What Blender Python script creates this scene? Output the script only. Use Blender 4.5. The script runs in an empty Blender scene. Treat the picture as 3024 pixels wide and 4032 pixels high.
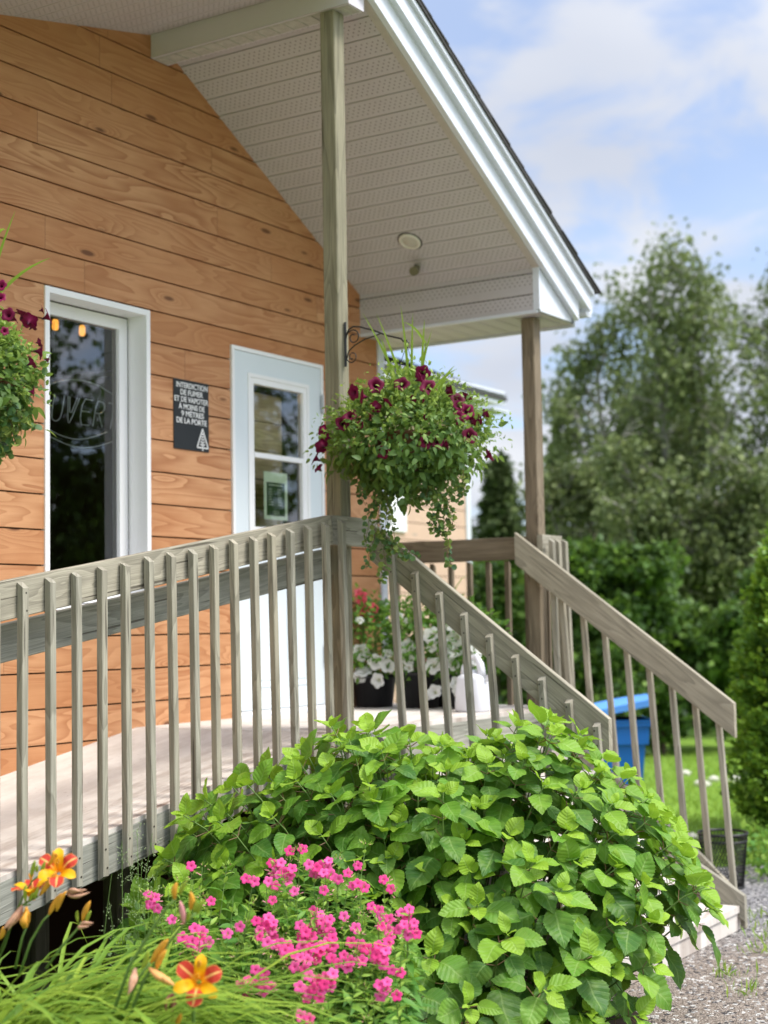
import bpy, math, random
import numpy as np
from mathutils import Matrix, Vector, Euler
S=bpy.context.scene; COL=S.collection
rnd=random.Random(7); RG=np.random.default_rng(11)
# ------------------------------------------------------------------ camera
F=6057.0; PCX,PCY=1512,2016
CAM=Vector((-6.78285,-5.38683,0.49558))
EUL=Euler((math.radians(94.24565),math.radians(0.95632),math.radians(-57.25241)),'XYZ')
RM=EUL.to_matrix()
cam=bpy.data.cameras.new('camera'); camo=bpy.data.objects.new('camera',cam); COL.objects.link(camo)
camo.location=CAM; camo.rotation_euler=EUL
cam.sensor_fit='VERTICAL'; cam.sensor_height=24; cam.sensor_width=18; cam.lens=24*F/4032
cam.clip_start=0.1; cam.clip_end=2000
cam.dof.use_dof=True; cam.dof.focus_distance=5.9; cam.dof.aperture_fstop=(cam.lens/1000)/0.026
S.camera=camo
def at(px,py,d):
    "world point seen at photo pixel px,py at view depth d"
    return CAM+RM@Vector(((px-PCX)/F*d,-(py-PCY)/F*d,-d))
# ------------------------------------------------------------------ world and sun
SUN_EL,SUN_AZ=math.radians(56),math.radians(166)   # azimuth clockwise from +Y
w=bpy.data.worlds.new('World'); S.world=w; w.use_nodes=True
def nd(nt,t,ins=None,**at_):
    n=nt.nodes.new('ShaderNode'+t)
    for k,v in at_.items(): setattr(n,k,v)
    for k,v in (ins or {}).items():
        s=n.inputs[k]
        if isinstance(v,bpy.types.NodeSocket): nt.links.new(v,s)
        else: s.default_value=v
    return n
def mth(nt,op,a,b=0.0,c=0.0,clamp=False):
    n=nd(nt,'Math',{0:a,1:b,2:c},operation=op); n.use_clamp=clamp; return n.outputs[0]
def mixc(nt,f,a,b):
    n=nd(nt,'Mix',data_type='RGBA')
    for i,v in ((0,f),(6,a),(7,b)):
        s=n.inputs[i]
        if isinstance(v,bpy.types.NodeSocket): nt.links.new(v,s)
        else: s.default_value=v if i==0 else (*v,1) if len(v)==3 else v
    return n.outputs[2]
def mrange(nt,v,a,b,c=0,d=1,it='LINEAR'):
    return nd(nt,'MapRange',{'Value':v,'From Min':a,'From Max':b,'To Min':c,'To Max':d},interpolation_type=it).outputs[0]
def noise(nt,vec,scale=1,detail=2,rough=.5,dist=0):
    return nd(nt,'TexNoise',{'Vector':vec,'Scale':scale,'Detail':detail,'Roughness':rough,'Distortion':dist}).outputs[0]
def comb(nt,x,y,z): return nd(nt,'CombineXYZ',{0:x,1:y,2:z}).outputs[0]
def sep(nt,v):
    n=nd(nt,'SeparateXYZ',{0:v}); return n.outputs[0],n.outputs[1],n.outputs[2]
nt=w.node_tree; nt.nodes.clear()
sky=nd(nt,'TexSky',sky_type='NISHITA',sun_disc=False,sun_elevation=SUN_EL,sun_rotation=SUN_AZ,air_density=1.0,dust_density=0.6,ozone_density=1.6)
tc=nd(nt,'TexCoord').outputs['Generated']
X,Y,Z=sep(nt,tc); zz=mth(nt,'ADD',mth(nt,'MAXIMUM',Z,0),.22)
v=comb(nt,mth(nt,'DIVIDE',X,zz),mth(nt,'DIVIDE',Y,zz),3.1)
n1=noise(nt,v,4.2,5,.55,.4); n2=noise(nt,v,1.3,2,.5)
msk=mrange(nt,mth(nt,'ADD',n1,mth(nt,'MULTIPLY',n2,.6)),.66,.86,0,1,'SMOOTHSTEP')
shade=mrange(nt,noise(nt,v,1.6,3,.5),.3,.7)
sdn=(math.sin(SUN_AZ)*math.cos(SUN_EL),math.cos(SUN_AZ)*math.cos(SUN_EL),math.sin(SUN_EL))
dt=nd(nt,'VectorMath',{0:tc,1:sdn},operation='DOT_PRODUCT').outputs['Value']
glow=mth(nt,'MULTIPLY_ADD',mth(nt,'POWER',mth(nt,'MAXIMUM',dt,0.0),2.5),3.4,1.0)   # thin cloud round the veiled sun, brightened as added fill light
cl=mixc(nt,shade,(3.4,3.65,4.25),(5.0,5.1,5.35))
cl=nd(nt,'VectorMath',{0:cl,'Scale':glow},operation='SCALE').outputs[0]
skyc=nd(nt,'VectorMath',{0:sky.outputs[0],1:(.95,1.1,1.3)},operation='MULTIPLY').outputs[0]
bg=nd(nt,'Background',{'Color':mixc(nt,mth(nt,'MULTIPLY_ADD',msk,.54,.43),skyc,cl),'Strength':.12})
nt.links.new(bg.outputs[0],nd(nt,'OutputWorld').inputs[0])
sd=Vector((math.sin(SUN_AZ)*math.cos(SUN_EL),math.cos(SUN_AZ)*math.cos(SUN_EL),math.sin(SUN_EL)))
sl=bpy.data.lights.new('sun','SUN'); sl.energy=2.7; sl.angle=math.radians(15); sl.color=(1,.95,.87)
so=bpy.data.objects.new('sun',sl); so.rotation_euler=(-sd).to_track_quat('-Z','Y').to_euler(); COL.objects.link(so)
S.view_settings.view_transform='Standard'; S.view_settings.look='None'; S.view_settings.gamma=1
S.view_settings.exposure=0.6
# ------------------------------------------------------------------ helpers
def tag(o,label=None,cat=None,group=None,kind=None):
    for k,v_ in (('label',label),('category',cat),('group',group),('kind',kind)):
        if v_: o[k]=v_
    return o
def thing(name,label,cat,loc=(0,0,0),group=None):
    o=bpy.data.objects.new(name,None); COL.objects.link(o); o.location=loc; o.empty_display_size=.1
    return tag(o,label,cat,group)
def link(name,me,mat,parent=None,mtx=None):
    o=bpy.data.objects.new(name,me); COL.objects.link(o)
    if mat: me.materials.append(mat)
    if mtx is not None: o.matrix_basis=mtx
    if parent:
        o.parent=parent; wl=Matrix.Identity(4); p=parent
        while p: wl=(Matrix.Translation(p.location) if p.type=='EMPTY' else Matrix.Identity(4))@wl; p=p.parent
        o.matrix_parent_inverse=wl.inverted() if parent.type=='EMPTY' else (world_of(parent)).inverted()
    return o
def world_of(o):
    m=o.matrix_basis.copy()
    if o.parent: m=world_of(o.parent)@o.matrix_parent_inverse@m
    return m
class MB:
    def __init__(s): s.v=[]; s.f=[]
    def add(s,vs,fs):
        b=len(s.v); s.v+= [tuple(p) for p in vs]; s.f+=[tuple(i+b for i in f) for f in fs]; return s
    def box(s,x0,x1,y0,y1,z0,z1):
        return s.add([(x0,y0,z0),(x1,y0,z0),(x1,y1,z0),(x0,y1,z0),(x0,y0,z1),(x1,y0,z1),(x1,y1,z1),(x0,y1,z1)],
          [(0,3,2,1),(4,5,6,7),(0,1,5,4),(1,2,6,5),(2,3,7,6),(3,0,4,7)])
    def prism(s,pts,axis,a,b):
        "polygon pts (2D) extruded along axis from a to b"
        n=len(pts)
        def P(p,t): return {'x':(t,p[0],p[1]),'y':(p[0],t,p[1]),'z':(p[0],p[1],t)}[axis]
        return s.add([P(p,a) for p in pts]+[P(p,b) for p in pts],[tuple(range(n))[::-1],tuple(range(n,2*n))]+[(i,(i+1)%n,n+(i+1)%n,n+i) for i in range(n)])
    def tube(s,path,r,n=6,cap=True):
        path=[Vector(p) for p in path]; m=len(path)
        rr=r if hasattr(r,'__len__') else [r]*m
        vs=[];fs=[]; up=Vector((0,0,1)); prev=None
        for i,p in enumerate(path):
            d=(path[min(i+1,m-1)]-path[max(i-1,0)])
            d=d.normalized() if d.length>1e-9 else Vector((0,0,1))
            if prev is None: a=d.cross(up if abs(d.z)<.95 else Vector((1,0,0))).normalized()
            else:
                a=prev-d*prev.dot(d); a=a.normalized() if a.length>1e-6 else d.orthogonal().normalized()
            prev=a; b=d.cross(a)
            for k in range(n):
                t=2*math.pi*k/n; vs.append(p+a*math.cos(t)*rr[i]+b*math.sin(t)*rr[i])
        for i in range(m-1):
            for k in range(n): fs.append((i*n+k,i*n+(k+1)%n,(i+1)*n+(k+1)%n,(i+1)*n+k))
        if cap: fs+= [tuple(range(n))[::-1],tuple(range((m-1)*n,m*n))]
        return s.add(vs,fs)
    def lathe(s,prof,c,n=24,sx=1,sy=1):
        vs=[];fs=[]
        for r,z in prof:
            for k in range(n):
                t=2*math.pi*k/n; vs.append((c[0]+r*sx*math.cos(t),c[1]+r*sy*math.sin(t),c[2]+z))
        for i in range(len(prof)-1):
            for k in range(n): fs.append((i*n+k,i*n+(k+1)%n,(i+1)*n+(k+1)%n,(i+1)*n+k))
        return s.add(vs,fs)
    def build(s,name,mat,parent=None,smooth=False,mtx=None):
        me=bpy.data.meshes.new(name); me.from_pydata(s.v,[],s.f); me.update()
        if smooth: me.polygons.foreach_set('use_smooth',[True]*len(me.polygons))
        return link(name,me,mat,parent,mtx)
def board(name,p0,p1,w,t,mat,parent,side=(0,1,0),cut0=None,cut1=None,bev=.003):
    """plank from p0 to p1 (centre line). w = size across (in the plane of 'up'), t = thickness along side.
    cut = slope of the end face (dx per local z)"""
    p0=Vector(p0);p1=Vector(p1); d=(p1-p0); L=d.length; x=d.normalized()
    y=Vector(side); y=(y-x*y.dot(x)).normalized(); z=x.cross(y)
    m=Matrix((( x.x,y.x,z.x,p0.x),(x.y,y.y,z.y,p0.y),(x.z,y.z,z.z,p0.z),(0,0,0,1)))
    a,b=t/2,w/2; c=bev
    sec=[(-a+c,-b),(a-c,-b),(a,-b+c),(a,b-c),(a-c,b),(-a+c,b),(-a,b-c),(-a,-b+c)]
    c0=cut0 or 0; c1=cut1 or 0
    mb=MB(); ns=max(1,int(L/.3)); rings=[]
    for i in range(ns+1):
        u=L*i/ns; wob=(rnd.uniform(-1,1)*.0009) if 0<i<ns else 0
        sh=c0*(1-i/ns)+c1*(i/ns)
        rings+= [(u+sh*q[1],q[0]+wob,q[1]+wob) for q in sec]
    fs=[tuple(range(8))[::-1],tuple(range(ns*8,ns*8+8))]
    for i in range(ns):
        for k in range(8): fs.append((i*8+k,i*8+(k+1)%8,(i+1)*8+(k+1)%8,(i+1)*8+k))
    mb.add(rings,fs)
    return mb.build(name,mat,parent,mtx=m)
def mat(name): 
    m=bpy.data.materials.new(name); m.use_nodes=True; m.node_tree.nodes.clear(); return m,m.node_tree
def fin(nt,sh): nt.links.new(sh,nd(nt,'OutputMaterial').inputs[0])
def pbsdf(nt,col,rough=.6,spec=.35,normal=None,**kw):
    ins={'Base Color':col if isinstance(col,bpy.types.NodeSocket) else (*col,1),'Roughness':rough,'Specular IOR Level':spec}
    ins.update(kw)
    if normal is not None: ins['Normal']=normal
    return nd(nt,'BsdfPrincipled',ins).outputs[0]
def bump(nt,h,s=.3,d=.01): return nd(nt,'Bump',{'Height':h,'Strength':s,'Distance':d}).outputs[0]
def simple(name,col,rough=.5,spec=.4,var=.08,scale=20,bmp=0,**kw):
    m,nt=mat(name); o=nd(nt,'TexCoord').outputs['Object']
    n=noise(nt,o,scale,4,.6)
    dk=tuple(c*(1-var*2) for c in col); lt=tuple(min(1,c*(1+var)) for c in col)
    c=mixc(nt,n,dk,lt)
    fin(nt,pbsdf(nt,c,rough,spec,bump(nt,n,bmp,.004) if bmp else None,**kw)); return m
# ------------------------------------------------------------------ materials
def grain(nt,x,y,z,seed,nring=13,sx=.75,sz=6.5,knots=True):
    "flat-sawn grain: contour lines of a stretched noise, bent round knots; returns ring 0..1, fine fibre 0..1, knot 0..1"
    v=comb(nt,mth(nt,'MULTIPLY_ADD',x,sx,mth(nt,'MULTIPLY',seed,31.7)),mth(nt,'MULTIPLY',seed,17.3),mth(nt,'MULTIPLY_ADD',z,sz,mth(nt,'MULTIPLY',y,sz)))
    n=noise(nt,v,1,2.5,.45,.35)
    kn=0.0
    if knots:
        vv=comb(nt,mth(nt,'MULTIPLY_ADD',x,1.7,mth(nt,'MULTIPLY',seed,9.1)),0.0,mth(nt,'MULTIPLY_ADD',z,6.0,mth(nt,'MULTIPLY',seed,5.3)))
        kd=nd(nt,'TexVoronoi',{'Vector':vv,'Scale':1.0,'Randomness':1.0},feature='F1').outputs['Distance']
        infl=mth(nt,'POWER',mth(nt,'SUBTRACT',1.0,mth(nt,'MINIMUM',kd,1.0)),6.0)
        n=mth(nt,'ADD',n,mth(nt,'MULTIPLY',infl,.5)); kn=mrange(nt,kd,.055,.11,1,0,'SMOOTHSTEP')
    r=mth(nt,'FRACT',mth(nt,'MULTIPLY',n,nring))
    ring=mth(nt,'POWER',r,1.6)
    ring=mth(nt,'MULTIPLY',ring,mrange(nt,r,.93,1,1,0))
    fib=noise(nt,comb(nt,mth(nt,'MULTIPLY',x,6),mth(nt,'MULTIPLY',y,300),mth(nt,'MULTIPLY_ADD',z,300,mth(nt,'MULTIPLY',seed,91))),1,2,.6)
    return ring,fib,kn
PITCH=.1715; Z0=1.5
def cedar_mat(name='stained_cedar',pale=0.0):
    m,nt=mat(name); o=nd(nt,'TexCoord').outputs['Object']; x,y,z=sep(nt,o)
    k=mth(nt,'FLOOR',mth(nt,'DIVIDE',mth(nt,'SUBTRACT',z,Z0),PITCH))
    h=nd(nt,'TexWhiteNoise',{'W':mth(nt,'ADD',k,.5)},noise_dimensions='1D').outputs[0]
    seg=mth(nt,'DIVIDE',mth(nt,'ADD',mth(nt,'ADD',x,y),mth(nt,'MULTIPLY',h,9)),2.3)
    sf=mth(nt,'FRACT',seg)
    seed=nd(nt,'TexWhiteNoise',{'W':mth(nt,'ADD',mth(nt,'MULTIPLY',k,7.13),mth(nt,'FLOOR',seg))},noise_dimensions='1D').outputs[0]
    ring,fib,kn=grain(nt,x,mth(nt,'MULTIPLY',y,.3),z,seed,12)
    amt=mrange(nt,seed,0,1,.5,1.0)
    fade=mrange(nt,noise(nt,comb(nt,mth(nt,'MULTIPLY',x,1.3),y,mth(nt,'MULTIPLY_ADD',z,5,seed)),1,2),.35,.65,.35,1)
    f=mth(nt,'MULTIPLY',mth(nt,'MULTIPLY',ring,amt),fade)
    lt=mixc(nt,seed,(.50,.24,.108),(.62,.345,.18)); dk=(.26,.08,.024)
    c=mixc(nt,f,lt,dk)
    c=mixc(nt,mrange(nt,fib,.35,.7,.22,0),c,(.33,.12,.04))
    blot=mrange(nt,noise(nt,comb(nt,mth(nt,'MULTIPLY',x,2.2),y,mth(nt,'MULTIPLY',z,4)),1,4,.6),.42,.7,0,.38)
    c=mixc(nt,blot,c,(.36,.125,.04))
    c=mixc(nt,mth(nt,'MULTIPLY',kn,.85),c,(.11,.04,.018))
    jt=mth(nt,'LESS_THAN',sf,.0012); c=mixc(nt,mth(nt,'MULTIPLY',jt,.75),c,(.1,.04,.015))
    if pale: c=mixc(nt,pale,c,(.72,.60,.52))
    hb=mth(nt,'SUBTRACT',mth(nt,'MULTIPLY',fib,.4),mth(nt,'MULTIPLY',ring,.5))
    fin(nt,pbsdf(nt,c,.62,.3,bump(nt,hb,.25,.003))); return m
CEDAR=cedar_mat(); CEDARP=cedar_mat('sunlit_cedar',.5)  # paler copy for the wing: sunlight on its planks put into the colour
def weathered(name,a,b,c2,tone=1.0):
    m,nt=mat(name); o=nd(nt,'TexCoord').outputs['Object']; x,y,z=sep(nt,o)
    seed=nd(nt,'ObjectInfo').outputs['Random']
    ring,fib,kn=grain(nt,x,y,z,seed,9,.9,9.0)
    base=mixc(nt,mrange(nt,noise(nt,comb(nt,mth(nt,'MULTIPLY_ADD',x,2.0,mth(nt,'MULTIPLY',seed,40)),mth(nt,'MULTIPLY',y,8),mth(nt,'MULTIPLY',z,8)),1,3,.6),.35,.68),a,b)
    base=mixc(nt,mrange(nt,seed,0,1,0,.55),base,c2)
    c=mixc(nt,mth(nt,'MULTIPLY',ring,.55),base,tuple(q*.42 for q in a))
    c=mixc(nt,mrange(nt,fib,.3,.62,.42,0),c,tuple(q*.4 for q in a))
    c=mixc(nt,mth(nt,'MULTIPLY',kn,.8),c,(.07,.05,.035))
    ch=mrange(nt,noise(nt,comb(nt,mth(nt,'MULTIPLY',x,1.6),mth(nt,'MULTIPLY',y,70),mth(nt,'MULTIPLY_ADD',z,70,mth(nt,'MULTIPLY',seed,13))),1,1),.69,.72)
    c=mixc(nt,mth(nt,'MULTIPLY',ch,.7),c,(.05,.04,.03))
    hb=mth(nt,'SUBTRACT',mth(nt,'MULTIPLY',fib,.5),mth(nt,'ADD',mth(nt,'MULTIPLY',ring,.4),ch))
    fin(nt,pbsdf(nt,c,.8,.2,bump(nt,hb,.45,.004))); return m
WOOD=weathered('weathered_rail_wood',(.345,.31,.235),(.45,.405,.31),(.37,.365,.315))
POSTW=weathered('weathered_post_wood',(.245,.225,.155),(.35,.32,.225),(.29,.265,.185))
BROWNW=weathered('brown_post_wood',(.20,.155,.105),(.30,.24,.17),(.25,.20,.14))
RIMW=weathered('grey_green_rim_wood',(.30,.30,.25),(.40,.39,.33),(.33,.33,.29))
def deck_mat():
    m,nt=mat('worn_deck_paint'); o=nd(nt,'TexCoord').outputs['Object']; x,y,z=sep(nt,o)
    n=noise(nt,o,3.5,6,.65); n2=noise(nt,comb(nt,mth(nt,'MULTIPLY',x,2.2),mth(nt,'MULTIPLY',y,9),0.0),1,5,.7); n3=noise(nt,o,45,3,.6)
    c=mixc(nt,mrange(nt,n,.35,.7),(.56,.515,.465),(.70,.66,.61))
    edge=mrange(nt,y,-1.24,-.7,.9,.2)
    c=mixc(nt,mth(nt,'MULTIPLY',mrange(nt,n2,.46,.64),edge),c,(.24,.17,.13))
    c=mixc(nt,mrange(nt,n3,.66,.74,0,.5),c,(.26,.20,.16))
    fin(nt,pbsdf(nt,c,.75,.25,bump(nt,n3,.2,.003))); return m
DECK=deck_mat()
def white_mat(name,col=(.80,.80,.82),rough=.35,dirt=.05):
    m,nt=mat(name); o=nd(nt,'TexCoord').outputs['Object']; x,y,z=sep(nt,o)
    n=noise(nt,comb(nt,mth(nt,'MULTIPLY',x,3),mth(nt,'MULTIPLY',y,3),mth(nt,'MULTIPLY',z,1.2)),1.5,5,.65)
    c=mixc(nt,mrange(nt,n,.5,.75,0,dirt*4),col,tuple(q*.72 for q in col))
    fin(nt,pbsdf(nt,c,rough,.45)); return m
WHITE=white_mat('white_aluminium',(.66,.69,.76)); WVINYL=white_mat('white_vinyl_frame',(.82,.82,.83),.4,.02)
DOORM=white_mat('pale_blue_grey_door_paint',(.66,.72,.76),.4,.02)
def soffit_mat():
    m,nt=mat('perforated_soffit_vinyl'); o=nd(nt,'TexCoord').outputs['Object']; x,y,z=sep(nt,o)
    # x runs across the panels (127 mm each), y along them: staggered holes
    px=mth(nt,'MODULO',mth(nt,'ADD',x,127.0*.5),.127)
    row=mth(nt,'FLOOR',mth(nt,'DIVIDE',px,.0212)); fx=mth(nt,'SUBTRACT',mth(nt,'FRACT',mth(nt,'DIVIDE',px,.0212)),.5)
    fy=mth(nt,'SUBTRACT',mth(nt,'FRACT',mth(nt,'ADD',mth(nt,'DIVIDE',y,.034),mth(nt,'MULTIPLY',mth(nt,'MODULO',row,2.0),.5))),.5)
    r=mth(nt,'SQRT',mth(nt,'ADD',mth(nt,'POWER',mth(nt,'MULTIPLY',fx,.0212),2.0),mth(nt,'POWER',mth(nt,'MULTIPLY',fy,.034),2.0)))
    ok=mth(nt,'MULTIPLY',mth(nt,'GREATER_THAN',px,.0215),mth(nt,'LESS_THAN',px,.1055))
    hole=mth(nt,'MULTIPLY',mrange(nt,r,.0034,.0052,1,0),ok)
    n=noise(nt,o,2.5,5,.7); sp=noise(nt,o,60,2,.5)
    c=mixc(nt,mrange(nt,n,.45,.8,0,.35),(.52,.485,.51),(.42,.385,.40))
    c=mixc(nt,mrange(nt,sp,.74,.78,0,.5),c,(.2,.16,.13))
    c=mixc(nt,mth(nt,'MULTIPLY',hole,.85),c,(.10,.085,.075))
    fin(nt,pbsdf(nt,c,.5,.35)); return m
SOFF=soffit_mat()
def glass_mat(name,tint=(.9,.93,.91)):
    m,nt=mat(name)
    fr=nd(nt,'Fresnel',{'IOR':1.5}).outputs[0]
    fr=mth(nt,'MULTIPLY',fr,2.3,clamp=True)
    g=nd(nt,'BsdfGlossy',{'Color':(.95,.97,1,1),'Roughness':.004}).outputs[0]
    t=nd(nt,'BsdfTransparent',{'Color':(*tint,1)}).outputs[0]
    fin(nt,nd(nt,'MixShader',{0:fr,1:t,2:g}).outputs[0]); return m
GLASS=glass_mat('window_glass'); 
DARK=simple('dark_interior',(.025,.024,.022),.8,.2)
BLACKM=simple('black_iron',(.012,.012,.013),.45,.5)
SHINGLE=simple('dark_shingle',(.075,.072,.07),.9,.2,.3,60,.5)
def leaf_mat(name,young,mid,old,vein=(.30,.48,.12),trans=.35,veins=True,rough=.5,spec=.3,sat=None):
    "attribute lf: r across leaf 0..1, g along leaf 0..1, b tint 0 old .. 1 young"
    m,nt=mat(name)
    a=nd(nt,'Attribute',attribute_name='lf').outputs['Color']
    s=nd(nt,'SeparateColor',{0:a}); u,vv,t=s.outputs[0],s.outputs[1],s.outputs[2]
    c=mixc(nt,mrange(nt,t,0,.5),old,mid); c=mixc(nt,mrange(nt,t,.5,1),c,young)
    nrm=None
    if veins:
        au=mth(nt,'ABSOLUTE',mth(nt,'MULTIPLY_ADD',u,2.0,-1.0))
        mid_=mrange(nt,au,.03,.09,1,0)
        sv=mth(nt,'FRACT',mth(nt,'MULTIPLY',mth(nt,'SUBTRACT',vv,mth(nt,'MULTIPLY',au,.22)),7.0))
        sv=mth(nt,'ABSOLUTE',mth(nt,'SUBTRACT',sv,.5)); line=mrange(nt,sv,.0,.09,1,0)
        vn=mth(nt,'MAXIMUM',mid_,mth(nt,'MULTIPLY',line,.55))
        c=mixc(nt,mth(nt,'MULTIPLY',vn,.30),c,vein)
        oc=nd(nt,'TexCoord').outputs['Object']; nz=noise(nt,oc,90,2)
        c=mixc(nt,mrange(nt,noise(nt,oc,14,4,.65),.42,.75,0,.45),c,(.24,.36,.045)); c=mixc(nt,mrange(nt,noise(nt,oc,55,2,.6),.70,.76,0,.55),c,(.16,.13,.04))
        hgt=mth(nt,'ADD',mth(nt,'ADD',mth(nt,'MULTIPLY',sv,1.6),mth(nt,'MULTIPLY',vn,-.5)),mth(nt,'MULTIPLY',nz,.25))
        nrm=bump(nt,hgt,.28,.006)
    p=pbsdf(nt,c,rough,spec,nrm)
    tr=nd(nt,'BsdfTranslucent',{'Color':mixc(nt,.5,c,tuple(min(1,q*1.5) for q in young))}).outputs[0]
    fin(nt,nd(nt,'MixShader',{0:trans,1:p,2:tr}).outputs[0]); return m
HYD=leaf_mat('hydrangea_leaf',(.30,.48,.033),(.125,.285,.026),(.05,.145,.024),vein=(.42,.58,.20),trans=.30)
STEM=simple('green_stem',(.13,.22,.05),.6,.3); REDSTEM=simple('reddish_stem',(.17,.10,.05),.6,.3)
PHLF=leaf_mat('phlox_leaf',(.30,.46,.07),(.11,.27,.04),(.045,.15,.03),veins=False)
LILYF=leaf_mat('daylily_blade',(.34,.46,.06),(.19,.33,.045),(.08,.17,.028),veins=False)
WEEDF=leaf_mat('weed_leaf',(.34,.48,.18),(.18,.33,.11),(.10,.24,.08),veins=False)
PETF=leaf_mat('petunia_leaf',(.31,.42,.08),(.13,.23,.045),(.045,.11,.03),veins=False)
VINEF=leaf_mat('vine_leaf',(.30,.34,.08),(.09,.19,.05),(.04,.10,.05),veins=False)
TREEF=leaf_mat('birch_leaf',(.26,.31,.11),(.15,.195,.07),(.08,.115,.042),veins=False,trans=.25)
SHRUBF=leaf_mat('shrub_leaf',(.20,.33,.05),(.075,.15,.03),(.03,.065,.018),veins=False,trans=.25)
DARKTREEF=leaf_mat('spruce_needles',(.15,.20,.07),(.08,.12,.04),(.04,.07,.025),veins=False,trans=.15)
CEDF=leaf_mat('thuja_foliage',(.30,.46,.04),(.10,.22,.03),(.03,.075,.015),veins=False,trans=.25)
BARK=simple('birch_bark',(.42,.40,.36),.8,.2,.3,8); BARKD=simple('dark_bark',(.10,.075,.055),.9,.2,.3,15)
def petal_mat(name,base,edge,center,trans=.3):
    m,nt=mat(name)
    a=nd(nt,'Attribute',attribute_name='lf').outputs['Color']
    s=nd(nt,'SeparateColor',{0:a}); g,t=s.outputs[1],s.outputs[2]
    c=mixc(nt,mrange(nt,g,.0,.28,1,0),mixc(nt,t,base,edge),center)
    p=pbsdf(nt,c,.6,.25); tr=nd(nt,'BsdfTranslucent',{'Color':c}).outputs[0]
    fin(nt,nd(nt,'MixShader',{0:trans,1:p,2:tr}).outputs[0]); return m
PHLOXP=petal_mat('phlox_petal',(.86,.05,.27),(.92,.14,.44),(.60,.01,.16))
PETP=petal_mat('burgundy_petal',(.10,.002,.022),(.21,.004,.06),(.012,.0,.008),.15)
WHP=petal_mat('white_petal',(.80,.80,.76),(.84,.84,.82),(.62,.66,.40))
REDP=petal_mat('coral_petal',(.78,.08,.12),(.85,.2,.25),(.5,.02,.05))
def lily_mat():
    m,nt=mat('daylily_petal')
    a=nd(nt,'Attribute',attribute_name='lf').outputs['Color']
    s=nd(nt,'SeparateColor',{0:a}); u,g,t=s.outputs[0],s.outputs[1],s.outputs[2]
    au=mth(nt,'ABSOLUTE',mth(nt,'MULTIPLY_ADD',u,2.0,-1.0))
    red=mixc(nt,mrange(nt,au,.10,.16),(.92,.50,.16),(.60,.055,.03))
    red=mixc(nt,mrange(nt,au,.88,.97),red,(.85,.42,.10))
    red=mixc(nt,mrange(nt,g,.28,.48,1,0),red,(.92,.42,.015))
    c=mixc(nt,mth(nt,'GREATER_THAN',t,.5),(.93,.50,.012),red)
    p=pbsdf(nt,c,.5,.3); tr=nd(nt,'BsdfTranslucent',{'Color':c}).outputs[0]
    fin(nt,nd(nt,'MixShader',{0:.3,1:p,2:tr}).outputs[0]); return m
LILYP=lily_mat()
ORB=simple('orange_bud',(.72,.33,.04),.5,.3,.15,40); GRB=simple('green_bud',(.32,.40,.05),.5,.3,.15,40)
PKB=simple('pink_bud',(.72,.30,.32),.5,.3,.15,40); WILT=simple('wilted_petal',(.62,.34,.22),.7,.2,.35,60)
# ------------------------------------------------------------------ leaf meshes
def leaf_template(nv=8,half=2,width=.5,serr=0.0,fold=.25,curl=.25,shape='ovate'):
    """unit leaf along +Y (0..1), width fraction, normal +Z. returns verts, quads, uv"""
    V=[];U=[];Q=[]; nc=2*half+1
    for i in range(nv+1):
        t=i/nv
        if shape=='ovate': wd=(math.sin(math.pi*t**.74)**.72)*(1-.25*max(0,t-.75)/.25) if 0<t<1 else 0
        elif shape=='round': wd=math.sqrt(max(0,1-(2*t-1)**2))
        elif shape=='lance': wd=math.sin(math.pi*t**.8)
        elif shape=='strap': wd=min(1,t*8)*min(1,(1-t)*2.2)**.7
        elif shape=='petal': wd=(.25+.75*math.sin(math.pi*min(1,t*.62+.05)))*(1 if t<.8 else math.sqrt(max(0.05,1-((t-.8)/.2)**2)))
        wd=max(wd,.015)*width*.5
        if serr and 0<i<nv: wd*=1+serr*(1 if i%2 else -1)
        for j in range(nc):
            s=(j-half)/half
            V.append((s*wd,t+(-.015 if (serr and abs(s)==1 and i%2==0) else 0),abs(s)*wd*fold-curl*t*t+.0)); U.append((s*.5+.5,t))
    for i in range(nv):
        for j in range(nc-1):
            a=i*nc+j; Q.append((a,a+1,a+nc+1,a+nc))
    return np.array(V),np.array(Q),np.array(U)
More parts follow.
